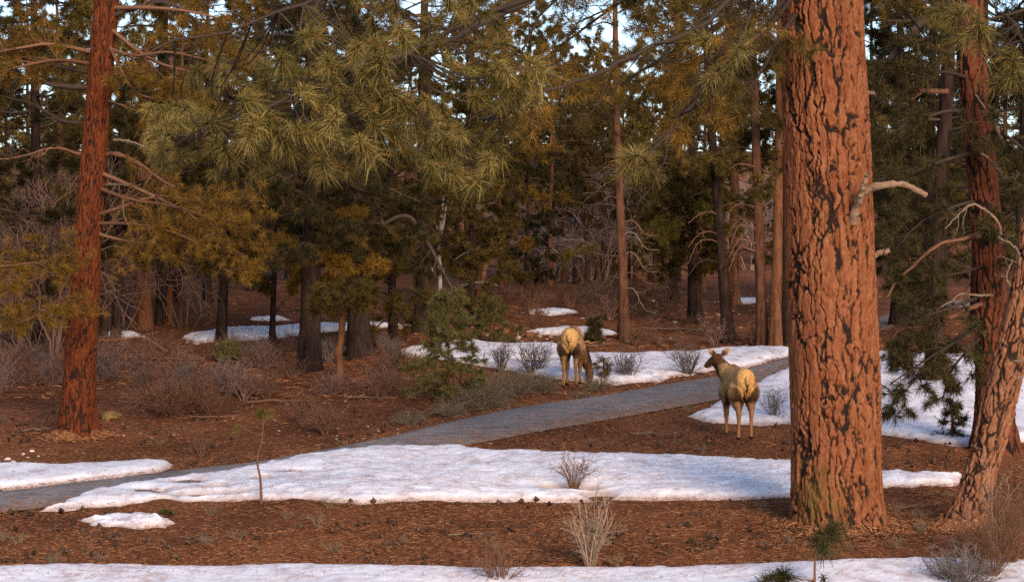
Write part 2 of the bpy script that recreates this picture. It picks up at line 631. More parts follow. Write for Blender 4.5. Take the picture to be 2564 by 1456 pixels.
snow('snow field behind the big red pine beside the standing elk',
     [(1728, 1040), (1775, 1022), (1800, 1008), (1850, 985), (1930, 944), (2000, 912), (2205, 884), (2300, 890), (2440, 893), (2600, 900), (2620, 1100), (2450, 1112), (2380, 1112), (2320, 1100), (2205, 1088),
      (1975, 1057), (1900, 1061), (1790, 1056)], .12, .05, .07, seed=5)
snow('snow bank behind the grazing elk along the path edge',
     [(1000, 884), (1080, 868), (1200, 856), (1250, 868), (1390, 868), (1480, 890), (1600, 893), (1720, 890), (1800, 879), (1890, 876), (1980, 876), (1990, 886), (1930, 905), (1880, 920), (1790, 926),
      (1740, 938), (1690, 942), (1640, 955), (1560, 960), (1500, 958), (1380, 945), (1280, 925), (1150, 905), (1060, 895)],
     .16, .06, .1, holes=((1340, 908, 40, 8), (1715, 932, 45, 5)), seed=6)
for k, (lab, px) in enumerate([
        ('long thin snow strip behind the thin dark pine trunks', [(470, 842), (540, 826), (640, 822), (760, 817), (930, 811), (1050, 814), (930, 822), (760, 836), (620, 850), (490, 858)]),
        ('flat oval of snow just beyond the grazing elk', [(1308, 830), (1400, 822), (1490, 824), (1555, 836), (1500, 842), (1400, 840)]),
        ('scrap of snow beside the two dark trunks', [(244, 838), (330, 832), (365, 839), (300, 846)]),
        ('narrow snow remnant deep among thin trunks', [(1308, 782), (1380, 776), (1440, 782), (1380, 789)]),
        ('thin snow line below the distant slope', [(640, 800), (690, 796), (740, 800), (690, 804)]),
        ('small snow remnant by the far flared trunk', [(1786, 756), (1850, 749), (1930, 752), (1860, 758)])]):
    snow(lab, px, .12, .09, .16, seed=10 + k)
SNOWMASK = SNOW_POLYS


def on_snow(x, y):
    r = np.zeros(np.shape(x), bool)
    for p in SNOWMASK:
        r |= inpoly(x, y, p)
    return r


def snow_top(x, y):
    r = np.zeros(np.shape(x))
    for p, t in zip(SNOW_POLYS, SNOW_T):
        k = inpoly(x, y, p)
        if k.any():
            r[k] = t * (1 - np.exp(-polydist(x[k], y[k], p) / .15)) + .012
    return r


pathpoly = np.concatenate([upw, low[::-1]])

# ------------------------------------------------------------------ growth helpers
def spawn(rng, Pm, Rm, m, t0, t1, a0, a1, L, n=4, droop=0., wig=.15, flat=0., rs=.6, up=0., taper=.25):
    """children on every parent polyline; returns points (K*m,n,3), radii"""
    K, N = Pm.shape[:2]
    t = rng.uniform(t0, t1, (K, m)) * (N - 1)
    i = np.minimum(t.astype(int), N - 2)
    f = (t - i)[..., None]
    k = np.arange(K)[:, None]
    base = Pm[k, i] * (1 - f) + Pm[k, i + 1] * f
    tan = nrm(Pm[k, i + 1] - Pm[k, i])
    rad = Rm[k, i] * (1 - f[..., 0]) + Rm[k, i + 1] * f[..., 0]
    rv = rng.normal(size=(K, m, 3))
    rv[..., 2] *= (1 - flat)
    perp = nrm(rv - (rv * tan).sum(-1, keepdims=True) * tan)
    a = rng.uniform(a0, a1, (K, m, 1))
    d = nrm(np.cos(a) * tan + np.sin(a) * perp + np.array([0, 0, up]))
    Ls = np.broadcast_to(np.asarray(L, float).reshape(-1, 1), (K, m)) * rng.uniform(.6, 1.15, (K, m)) * (1.1 - .45 * t / (N - 1))
    pts = [base]
    for s in range(n - 1):
        pts.append(pts[-1] + d * (Ls / (n - 1))[..., None])
        d = nrm(d + rng.normal(size=d.shape) * wig + np.array([0, 0, droop]))
    Pc = np.stack(pts, 2).reshape(K * m, n, 3)
    r0 = (rad * rs).reshape(-1, 1)
    Rc = r0 * np.linspace(1, taper, n)[None]
    return Pc, Rc


def needles(mb, rng, pos, dirs, M_, ln, w, a=.75, b=.75, g=.12, shoot=.08, segs=1, tint=None):
    T = len(pos)
    if T == 0:
        return
    u = rng.uniform(0, 1, (T, M_, 1))
    base = pos[:, None, :] - dirs[:, None, :] * u * shoot
    nd = nrm(dirs[:, None, :] * a + rng.normal(size=(T, M_, 3)) * b - np.array([0, 0, g]))
    L = ln * rng.uniform(.7, 1.1, (T, M_, 1))
    side = nrm(np.cross(nd, rng.normal(size=(T, M_, 3)))) * w * .5
    tk = rng.uniform(0, 1, (T, 1)) * .6 if tint is None else tint[:, None] * .7
    tv = np.clip(tk + rng.uniform(0, .4, (T, M_)), 0, 1).ravel()
    if segs == 1:
        tip = base + nd * L - np.array([0, 0, 1]) * L * L * .5
        V = np.stack([base - side, base + side, tip], 2).reshape(-1, 3)
        mb.add(V, np.arange(len(V)).reshape(-1, 3), np.repeat(tv, 3))
    else:
        p1 = base + nd * L * .55 - np.array([0, 0, 1]) * L * .04
        tip = base + nd * L - np.array([0, 0, 1]) * L * .2
        V = np.stack([base - side * .7, base + side * .7, p1 + side, p1 - side, tip], 2).reshape(-1, 5, 3)
        nb = np.arange(len(V))[:, None] * 5
        mb.add(V.reshape(-1, 3), nb + np.array([[0, 1, 2, 3]]), np.repeat(tv, 5))
        s0 = mb.n - len(V) * 5
        mb.f.append(nb + np.array([[3, 2, 4]]) + s0)


def grow_foliage(rng, limbs, lr, bm, nm, m1=7, l1=.38, m2=4, l2=.4, nn=24, ln=.19, nw=.013, droop=-.04, up=.06, t0=.22, flat=.55, sides=4, extra=1):
    """limbs (K,N,3), radii (K,N): adds limbs+twigs to bm and needles to nm"""
    bm.tubes(limbs, lr, sides + 1, rng.uniform(0, 1, len(limbs)))
    Ls = np.linalg.norm(np.diff(limbs, axis=1), axis=-1).sum(1)
    p1, r1 = spawn(rng, limbs, lr, m1, t0, 1, .5, 1.15, Ls * l1, 5, droop, .16, flat, .5, up)
    r1 = np.maximum(r1, .006)
    bm.tubes(p1, r1, 3, rng.uniform(0, 1, len(p1)))
    Lb = np.linalg.norm(np.diff(p1, axis=1), axis=-1).sum(1)
    p2, r2 = spawn(rng, p1, r1, m2, .25, 1, .45, 1.1, np.maximum(Lb * l2, .18), 3, 0, .2, flat * .7, .6, up + .1)
    r2 = np.maximum(r2, .004)
    bm.tubes(p2, r2, 3, rng.uniform(0, 1, len(p2)))
    pos = [p1[:, -1], p2[:, -1], limbs[:, -1]]
    dr = [nrm(p1[:, -1] - p1[:, -2]), nrm(p2[:, -1] - p2[:, -2]), nrm(limbs[:, -1] - limbs[:, -2])]
    if extra:
        pos += [p2[:, 1], p1[:, 3]]
        dr += [nrm(p2[:, 1] - p2[:, 0]), nrm(p1[:, 3] - p1[:, 2])]
    pos, dr = np.concatenate(pos), np.concatenate(dr)
    needles(nm, rng, pos, dr, nn, ln, nw)
    return pos, dr


def trunk_mesh(pts, rad, S=20, n=60, seed=0, flare=.35, fh=.5, plate=None, depth=.03, wob=.06, lich=None, lobes=5, fis=.04):
    path = smooth_path(np.concatenate([np.asarray(pts, float), np.asarray(rad, float)[:, None]], 1), n)
    c, r = path[:, :3], path[:, 3]
    s = np.concatenate([[0], np.cumsum(np.linalg.norm(np.diff(c, axis=0), axis=1))])
    th = np.arange(S) / S * 2 * np.pi
    fl = 1 + flare * np.exp(-s / fh)[:, None] * (1 + .45 * np.cos(lobes * th + seed) + .3 * np.cos(3 * th + 2 * seed))[None, :]
    rr = r[:, None] * fl
    dirs = np.stack([np.cos(th), np.sin(th), 0 * th], -1)
    q = np.stack([dirs[None, :, 0] * r.mean() + 0 * rr, dirs[None, :, 1] * r.mean() + 0 * rr, s[:, None] + 0 * rr], -1)
    rr = rr * (1 + wob * fbm(q * np.array([1.2, 1.2, .8]) / max(r.mean(), .1) * .5, 2, seed))
    tint = np.full(rr.shape, .5)
    ex = {}
    if plate:
        a, b = plate
        w = np.stack([fbm(q * 3.2, 3, seed + 1), fbm(q * 3.2 + 7, 3, seed + 2), fbm(q * 2.4 + 3, 3, seed + 3)], -1)
        j = np.stack([fbm(q * np.array([17, 17, 11]), 2, seed + 21), fbm(q * np.array([17, 17, 11]) + 5, 2, seed + 22), fbm(q * 9, 2, seed + 23)], -1)
        f1, f2, cid = voro(q / np.array([a, a, b]) + w * np.array([.42, .42, .5]) + j * np.array([.16, .16, .05]), seed)
        e = (f2 - f1) * 1.0 + fbm(q * np.array([30, 30, 18]), 2, seed + 5) * .10 + fbm(q * np.array([4, 4, 2]), 2, seed + 7) * .05 - fis * .6
        rid = np.abs(fbm(q * np.array([6.5, 6.5, .9]) * (.16 / a) + w * .35 + j * .12, 2, seed + 71)) * 1.5 + fbm(q * np.array([30, 30, 18]), 2, seed + 72) * .05 - fis * .55
        e = np.minimum(e, rid)
        pl = sstep(-.03, .095, e)
        g1, g2, gid = voro(q / np.array([a * .42, a * .42, b * .2]) + w + j * .3, seed + 50)
        crack = sstep(.1, .0, g2 - g1 + fbm(q * 25, 2, seed + 8) * .08) * sstep(-.1, .35, fbm(q * 5, 2, seed + 31))
        pits = sstep(.34, .52, fbm(q * np.array([19, 19, 12]), 2, seed + 9))
        pl = pl * (1 - .55 * crack) * (1 - .5 * pits)
        rr = rr + depth * (pl - .6) * (.75 + .4 * cid) + depth * .3 * (gid - .5) * pl + depth * .1 * fbm(q * np.array([24, 24, 14]), 2, seed + 6)
        tint = np.clip(pl * (.85 + .15 * cid), 0, 1)
        h1, h2, hid = voro(q / np.array([a * .26, a * .26, b * .12]) + j * .7, seed + 60)
        fk = np.clip(.35 * gid + .65 * hid, 0, 1)
        ex['flake'] = np.stack([fk, fk, fk, np.ones_like(fk)], -1).reshape(-1, 4)
        if lich is not None:
            li = lich(th[None, :] + 0 * s[:, None], s[:, None] + 0 * th[None, :], q)
            ex['lichen'] = np.stack([li, li, li, np.ones_like(li)], -1).reshape(-1, 4)
    V = c[:, None, :] + dirs[None] * rr[..., None]
    i, j = np.meshgrid(np.arange(n - 1), np.arange(S), indexing='ij')
    j2 = (j + 1) % S
    Fc = np.stack([i * S + j, i * S + j2, (i + 1) * S + j2, (i + 1) * S + j], -1).reshape(-1, 4)
    mb = MB()
    mb.add(V, Fc, tint.ravel())
    return mb.mesh('trunk', extra=ex)


def px_path(pp, d):
    """(u, v, width px) at depth d -> points, radii"""
    return np.array([P(u, v, d) for u, v, w in pp]), np.array([w / 2 * d / F for u, v, w in pp])


def px_line(pp):
    """(u, v, depth) -> points"""
    return np.array([P(u, v, d) for u, v, d in pp])


def dead_branch(parent, root, pp, r0, r1, seed, mt='deadwood', forks=3, fl=.35, name='dead_branch', sides=7):
    rng = np.random.default_rng(seed)
    p = smooth_path(px_line(pp), 26) + rng.normal(size=(26, 3)) * min(r0, .02) * .35
    mb = MB()
    r = np.linspace(r0, r1, 26) * (1 + .12 * rng.normal(size=26))
    mb.tubes(p[None], r[None], sides, np.array([rng.uniform(.2, 1)]))
    if forks:
        L = np.linalg.norm(np.diff(p, axis=0), axis=1).sum()
        c, cr = spawn(rng, p[None], r[None], forks, .3, .95, .5, 1.1, [L * fl], 6, -.02, .22, 0, .5)
        mb.tubes(c, cr, 5, rng.uniform(.2, 1, len(c)))
        c2, cr2 = spawn(rng, c, cr, 3, .2, 1, .5, 1.1, [L * fl * .4] * len(c), 4, -.05, .25, 0, .6)
        mb.tubes(c2, np.maximum(cr2, .004), 3, rng.uniform(.2, 1, len(c2)))
    me = mb.mesh(name)
    me.transform(root_inv(root))
    return obj(name, me, M[mt], root)


def root_inv(root):
    from mathutils import Matrix
    return Matrix.Translation(-Vector(root.location))


def add_part(root, name, mb_or_me, mt, kind=None):
    if name == 'boughs':
        kind = 'stuff'
    me = mb_or_me.mesh(name) if isinstance(mb_or_me, MB) else mb_or_me
    me.transform(root_inv(root))
    return obj(name, me, M[mt] if isinstance(mt, str) else mt, root, kind=kind)


# ------------------------------------------------------------------ needle tufts of the near boughs (one mesh per look, shared)
TUFTS = []
for k in range(6):
    rng = np.random.default_rng(300 + k)
    mb = MB()
    axis = nrm(np.array([[rng.normal() * .25, rng.normal() * .25, 1.]]))
    n_ = [170, 220, 260, 300, 330, 380][k]
    u = rng.uniform(0, 1, n_) ** .8
    sl_ = .12 + .05 * k
    base = axis * (u[:, None] * sl_ - sl_)
    el = np.clip(rng.normal(.3, .6, n_) + (u - .5) * .9, -1.0, 1.45)
    az = rng.uniform(0, 2 * np.pi, n_)
    nd = np.stack([np.cos(az) * np.cos(el), np.sin(az) * np.cos(el), np.sin(el)], -1)
    L = rng.uniform(.14, .29, n_)[:, None]
    sd_ = nrm(np.cross(nd, rng.normal(size=(n_, 3)))) * .0034
    g_ = np.array([0, 0, 1.])
    p1 = base + nd * L * .5 - g_ * L * .1
    p2 = base + nd * L * .95 - g_ * L * .5
    V = np.stack([base - sd_ * .8, base + sd_ * .8, p1 + sd_, p1 - sd_, p2], 1)
    nb = np.arange(n_)[:, None] * 5
    tv = np.clip(rng.normal(.45, .24, n_), 0, .92)
    tv[rng.uniform(size=n_) < .06] = 1.
    mb.add(V.reshape(-1, 3), nb + np.array([[0, 1, 2, 3]]), np.repeat(tv, 5))
    mb.f.append(nb + np.array([[3, 2, 4]]))
    TUFTS.append(mb.mesh('needle_tuft'))
    TUFTS[-1].materials.append(M['needle_near'])


def put_tufts(root, pos, sizes, seed, lean=(0, -.35, .75), name='needle_tuft', mt=None, parents=None):
    rng = np.random.default_rng(seed)
    for ti, (p, s) in enumerate(zip(pos, sizes)):
        o = bpy.data.objects.new(name, TUFTS[rng.integers(0, len(TUFTS))])
        COL.objects.link(o)
        o.parent = root if parents is None else parents[ti]
        o.location = Vector(p) - Vector(root.location)
        d = Vector((lean[0] + rng.normal() * .65, lean[1] + rng.normal() * .5, lean[2] + rng.normal() * .4))
        e = d.to_track_quat('Z', 'Y').to_euler()
        o.rotation_euler = e
        o.scale = (s, s, s * rng.uniform(.9, 1.15))
        if mt is not None:
            o.material_slots[0].link = 'OBJECT'
            o.material_slots[0].material = M[mt]


# ------------------------------------------------------------------ the big red pine
D1 = 30.1
pts, rad = px_path([(2104, 1330, 222), (2094, 1200, 226), (2091, 1000, 226), (2085, 800, 224), (2078, 600, 222), (2072, 400, 216), (2064, 200, 210), (2058, 0, 206), (2050, -300, 190), (2045, -700, 165)], D1)
rad = rad * .97
root = thing('ponderosa_pine', 'massive red barked ponderosa pine with plated trunk and long boughs', 'tree', P(2104, 1318, D1))


def lich1(th, s, q):
    side = sstep(-.1, -.9, np.sin(th)) * sstep(.5, -.35, np.cos(th) + .25)
    hh = sstep(1.35, .55, s + .25 * fbm(q * 3, 2, 41))
    return np.clip(side * hh * sstep(-.25, .3, fbm(q * 7, 3, 42)) * .85, 0, 1)


tr_ = add_part(root, 'trunk', trunk_mesh(pts, rad, 340, 640, 3, .2, .3, (.16, 1.5), .05, .04, lich1, fis=.06), 'bark_big')
dead_branch(root, root, [(2135, 560, 29.5), (2146, 510, 29.4), (2165, 480, 29.3), (2200, 465, 29.2), (2265, 462, 29.2), (2318, 488, 29.3)], .07, .042, 1, 'deadwood_pale', forks=0, sides=10)
dead_branch(root, root, [(2150, 515, 29.35), (2158, 478, 29.2), (2172, 438, 29.1)], .05, .035, 2, 'deadwood_pale', forks=0, sides=10)
dead_branch(root, root, [(2180, 642, 30), (2205, 633, 30), (2224, 628, 30)], .05, .042, 3, 'deadwood_pale', forks=0, sides=10)
dead_branch(root, root, [(2165, 232, 30), (2190, 234, 30)], .04, .03, 4, forks=0)
LIMBS = [[(2050, -330, 30), (1750, -170, 27.5), (1350, -20, 25.5), (1180, 60, 24.5), (900, 150, 23.2), (480, 300, 22.2)],
         [(2055, -200, 30), (1800, 20, 27), (1500, 170, 25), (1250, 280, 24), (1090, 360, 23.4)],
         [(2050, -420, 30), (1500, -300, 26), (1130, -80, 24.2), (850, 60, 23.2), (420, 250, 22.4)],
         [(2040, -150, 30), (1900, 0, 28), (1850, 90, 26.5), (1790, 190, 25.5)],
         [(2040, -100, 29.6), (1850, 130, 27), (1700, 280, 25.4), (1610, 380, 24.5)],
         [(1330, 10, 25.5), (1160, 90, 25), (1000, 240, 24), (760, 330, 23.2)],
         [(2070, -250, 30), (2300, -100, 27), (2440, 0, 25.5), (2560, 130, 24.5)]]
LW = [.10, .05, .06, .04, .035, .04, .05]
bm_ = MB()
near_lines, limb_objs = [], []
rng0 = np.random.default_rng(50)
for L_, w_ in zip(LIMBS, LW):
    p = smooth_path(px_line([(u, v - 15, d + .7 * min(k_, 1)) for k_, (u, v, d) in enumerate(L_)]), 40)
    jit = np.cumsum(rng0.normal(size=p.shape), 0) * .04
    p = p + (jit - jit[:1]) * np.linspace(0, 1, 40)[:, None] ** .5
    near_lines.append(p)
    mb = MB()
    mb.tubes(p[None], np.linspace(w_, .012, 40)[None], 8)
    limb_objs.append(add_part(root, 'limb', mb, 'limb'))
allp = np.concatenate(near_lines)

rng = np.random.default_rng(5)
tpx = [(405, 345), (412, 300), (505, 270), (520, 300), (615, 255), (600, 300), (655, 285), (720, 300), (690, 330), (780, 250), (760, 210), (790, 310), (850, 280), (835, 330), (800, 370),
       (830, 150), (890, 100), (935, 90), (960, 130), (905, 170), (880, 220), (960, 200), (1090, 290), (1085, 350), (1110, 330), (1070, 400), (1120, 410), (980, 310), (930, 300), (900, 340),
       (1000, 60), (760, 80), (700, 130), (1060, 230), (1010, 250), (1180, 230), (1230, 180), (1250, 150), (1320, 130), (1330, 180), (1340, 230), (1290, 215), (1205, 440), (1230, 400), (1160, 330),
       (1610, 395), (1590, 375), (1850, 110), (1830, 160), (1790, 180), (1880, 80), (1770, 90), (2440, 20), (2455, 55), (2540, 120), (2560, 180), (2400, 10), (410, 390), (450, 250), (560, 350), (640, 350)]
pos, sz = [], []
for (u, v) in tpx:
    for k in range(2):
        a = P(u + rng.normal() * 10 * k, v + 10 + rng.normal() * 12 * k, 23.3 + rng.uniform(-.8, .8) + max(0, (u - 1150) / 1000 * 3.0) * (u < 2200))
        pos.append(a)
        sz.append(rng.uniform(.6, 1.12))
for k in range(150):
    u, v = rng.uniform(360, 1260), rng.uniform(-20, 440)
    if v > 480 - abs(u - 800) * .18 or v < 200 - (u - 360) * .45:
        continue
    pos.append(P(u, v, 24.6 + rng.uniform(-.6, 1.6)))
    sz.append(rng.uniform(.45, .95))
pos = np.array(pos)
tw = []
for p in pos:
    d = np.linalg.norm(allp - p, axis=1) + np.maximum(0, p[2] - allp[:, 2]) * .8
    q = allp[np.argmin(d)]
    m = (p + q) / 2 + rng.normal(size=3) * .08 - np.array([0, 0, .12 * np.linalg.norm(p - q)])
    tw.append(smooth_path([q, m, p - np.array([0, 0, .1]), p], 7))
bm_.tubes(np.array(tw), np.linspace(.012, .006, 7)[None].repeat(len(tw), 0), 4, rng.uniform(0, 1, len(tw)))
# bare twigs on the boughs
lp = np.array([resample(p, 30) for p in near_lines])
c_, r_ = spawn(rng, lp, np.full(lp.shape[:2], .022), 20, .15, .95, .5, 1.2, np.full(len(lp), 1.1), 6, -.1, .22, 0, .45)
bm_.tubes(c_, r_, 4, rng.uniform(0, 1, len(c_)))
c2_, r2_ = spawn(rng, c_, r_, 4, .3, 1, .5, 1.2, np.full(len(c_), .35), 4, -.05, .25, 0, .6)
bm_.tubes(c2_, np.maximum(r2_, .004), 3, rng.uniform(0, 1, len(c2_)))
add_part(root, 'twigs', bm_, 'limb', kind='stuff')
limb_of = [int(np.argmin([np.min(np.linalg.norm(l - p, axis=1)) for l in near_lines])) for p in pos]
put_tufts(root, pos, sz, 17, parents=[limb_objs[i] for i in limb_of])
rng = np.random.default_rng(58)
for mt_, NL in (('needle_olive', [[(2040, -260, 30), (1850, -160, 30.5), (1650, -40, 31), (1440, 60, 31.5)], [(2040, -200, 30), (1900, -40, 29.5), (1760, 60, 29), (1620, 120, 28.5)],
                                  [(2040, -60, 30), (1950, 40, 30.5), (1850, 150, 31), (1740, 230, 31.5)], [(2040, -20, 30), (1960, 80, 29.5), (1900, 190, 29), (1840, 260, 28.6)],
                                  [(2040, -330, 30), (1700, -220, 30), (1400, -80, 29), (1230, 60, 28.5)], [(2040, -130, 30), (1800, 60, 31), (1600, 180, 31.5), (1460, 290, 32)],
                                  [(2040, -300, 30), (1750, -120, 31.5), (1560, 0, 32), (1330, 170, 32.5)], [(2080, -150, 30.5), (2180, -60, 31.2), (2260, 20, 31.8), (2330, 110, 32)]]),
                ('needle_amber', [[(2040, -180, 30), (1850, 30, 31.5), (1700, 130, 32), (1560, 200, 32.4)], [(2040, -300, 30), (1600, -140, 30), (1350, 40, 29.4), (1260, 280, 29)],
                                  [(2040, -350, 30), (1400, -200, 28), (1150, -40, 27), (980, 40, 26.5)], [(2040, -90, 30), (1930, 60, 29), (1820, 110, 28.6), (1700, 300, 28.2)]])):
    lb, nm = MB(), MB()
    LL = np.array([smooth_path(px_line(l), 9) for l in NL])
    grow_foliage(rng, LL, np.linspace(.05, .012, 9)[None].repeat(len(LL), 0), lb, nm, 13, .3, 6, .45, 32, .2, .0075, droop=-.08, t0=.3)
    add_part(root, 'boughs', lb, 'limb')
    add_part(root, 'needles', nm, mt_, kind='stuff')
print('near tufts', len(pos))


# ------------------------------------------------------------------ pines built one by one
def pine(name, label, d, path, bark, boughs=(), needle='needle_olive', S=26, n=70, seed=0, plate=None, depth=.025, flare=.35, dead=(), nn=24, ln=.19, nw=.013, m1=8, m2=5, l1=.36,
         group=None, cat='tree', wob=.08, extra_needle=None, droop=-.04, limbmat='limb', fh=.45, fis=.04):
    rng = np.random.default_rng(1000 + seed)
    base = P(path[0][0], path[0][1], d)
    base[2] = hgt(base[0], base[1])
    root = thing(name, label, cat, base, group)
    pts, rad = px_path(path, d)
    pts[0, 2] = base[2] - .12
    add_part(root, 'trunk', trunk_mesh(pts, rad, S, n, seed, flare, fh, plate, depth, wob, fis=fis), bark)
    sets = {}
    for bdef in boughs:
        nd = bdef[2] if len(bdef) > 2 else needle
        sets.setdefault(nd, []).append(bdef)
    for nd, bl in sets.items():
        bm, nm = MB(), MB()
        limbs = np.array([smooth_path(px_line(b[0]), 9) for b in bl])
        lr = np.array([np.linspace(b[1], .012, 9) for b in bl])
        grow_foliage(rng, limbs, lr, bm, nm, m1, l1, m2, .45, nn, ln, nw, droop=droop)
        add_part(root, 'boughs', bm, limbmat)
        add_part(root, 'needles', nm, nd, kind='stuff')
    for k, db in enumerate(dead):
        pp, r0, r1, mt = db[:4]
        dead_branch(root, root, pp, r0, r1, seed * 31 + k, mt, *db[4:])
    return root


# left red pine
D2 = float(gp(193, 1092)[1])
pine('ponderosa_pine', 'tall orange red pine trunk leaning slightly right with amber boughs', D2,
     [(193, 1092, 92), (194, 1040, 84), (198, 950, 78), (207, 800, 72), (217, 650, 68), (226, 500, 64), (238, 350, 61), (252, 180, 60), (268, 0, 58), (290, -300, 52)], 'bark_red',
     [([(245, 470, D2), (330, 500, D2 - .6), (450, 520, D2 - 1), (590, 570, D2 - 1.4)], .05),
      ([(245, 430, D2), (340, 470, D2 - .4), (480, 540, D2 - .8), (600, 640, D2 - 1.2)], .05),
      ([(235, 560, D2), (330, 560, D2 - .7), (430, 580, D2 - 1.2), (520, 620, D2 - 1.6)], .04),
      ([(240, 540, D2), (300, 520, D2 - .5), (400, 490, D2 - .6), (520, 510, D2 - .8)], .04),
      ([(230, 580, D2), (300, 600, D2 - .3), (390, 610, D2 - .6), (470, 600, D2 - .8)], .04),
      ([(225, 130, D2), (130, 110, D2 - .8), (50, 120, D2 - 1.2), (-60, 140, D2 - 1.4)], .05),
      ([(225, 160, D2), (150, 150, D2 - .8), (80, 160, D2 - 1.2), (-40, 190, D2 - 1.4)], .05),
      ([(262, 120, D2), (340, 140, D2 - .6), (420, 130, D2 - 1.0), (520, 150, D2 - 1.4)], .05),
      ([(262, 60, D2), (380, 150, D2 - .6), (500, 180, D2 - 1.0), (600, 160, D2 - 1.4)], .05),
      ([(262, 90, D2), (330, 220, D2 - .6), (400, 250, D2 - .8), (470, 240, D2 - 1.0)], .04),
      ([(270, 20, D2), (380, 20, D2 - .6), (480, 30, D2 - .8), (600, 60, D2 - 1.0)], .05),
      ([(175, 700, D2 - .2), (120, 690, D2 - 1.4), (60, 710, D2 - 2), (0, 740, D2 - 2.4)], .03),
      ([(175, 740, D2 - .2), (130, 760, D2 - 1.4), (90, 790, D2 - 2), (40, 810, D2 - 2.4)], .03),
      ([(175, 690, D2 - .2), (110, 660, D2 - 1.4), (60, 660, D2 - 2), (-30, 670, D2 - 2.4)], .03)],
     'needle_amber', 150, 420, 5, (.075, .5), .03, .4, fis=.06, nn=30, ln=.15, nw=.009, m1=12, m2=6, l1=.42, limbmat='limb_red', dead=(
         ([(265, 385, D2), (300, 388, D2 - .3), (350, 410, D2 - .6), (405, 450, D2 - .9), (440, 470, D2 - 1)], .05, .02, 'limb_red', 5),
         ([(262, 250, D2), (300, 262, D2 - .3), (350, 280, D2 - .5), (400, 290, D2 - .6)], .03, .01, 'limb_red', 4),
         ([(285, 350, D2 - .3), (330, 355, D2 - .5), (380, 380, D2 - .7), (420, 430, D2 - .9)], .025, .01, 'deadwood', 3),
         ([(262, 463, D2), (300, 462, D2 - .3), (345, 468, D2 - .4)], .03, .012, 'deadwood', 2),
         ([(250, 50, D2), (400, 5, D2 - .4), (500, 60, D2 - .6), (580, 130, D2 - .8)], .06, .02, 'limb', 6),
         ([(220, 180, D2), (160, 170, D2 - .3), (60, 150, D2 - .6), (-20, 120, D2 - .8)], .05, .015, 'limb', 6),
         ([(226, 220, D2), (150, 215, D2 - .5), (70, 200, D2 - .7), (-20, 190, D2 - .9)], .06, .02, 'limb', 6),
         ([(212, 310, D2), (150, 300, D2 - .3), (80, 260, D2 - .6), (0, 240, D2 - .8)], .045, .012, 'limb', 7),
         ([(208, 390, D2), (140, 370, D2 - .3), (60, 390, D2 - .6), (0, 400, D2 - .8)], .03, .01, 'limb_red', 6),
         ([(246, 853, D2), (300, 850, D2 - .2), (360, 846, D2 - .3), (420, 880, D2 - .4)], .035, .012, 'limb_red', 4)))

# leaning pine on the right and the dark red one behind it
D3 = float(gp(2420, 1312)[1])
pine('leaning_pine', 'leaning pine with pale brown plated bark at the clearing edge', D3,
     [(2410, 1318, 100), (2428, 1262, 86), (2445, 1215, 80), (2474, 1120, 80), (2508, 978, 84), (2546, 830, 84), (2576, 700, 80), (2606, 500, 76), (2640, 250, 68), (2680, -100, 60)], 'bark_lean',
     (), 'needle_dark', 150, 360, 8, (.12, .42), .04, .22, fis=.09, dead=(
         ([(2548, 705, D3), (2552, 640, D3 - .2), (2530, 610, D3 - .4), (2500, 595, D3 - .5)], .03, .012, 'deadwood', 3),
         ([(2530, 720, D3), (2520, 690, D3 - .2), (2535, 650, D3 - .3)], .02, .01, 'deadwood', 2),
         ([(2590, 905, D3 - .3), (2565, 900, D3 - .6), (2535, 905, D3 - .8)], .022, .012, 'deadwood', 1),
         ([(2590, 945, D3 - .3), (2565, 942, D3 - .6), (2540, 946, D3 - .8)], .022, .012, 'deadwood', 0)))
D4 = float(gp(2490, 1130)[1])
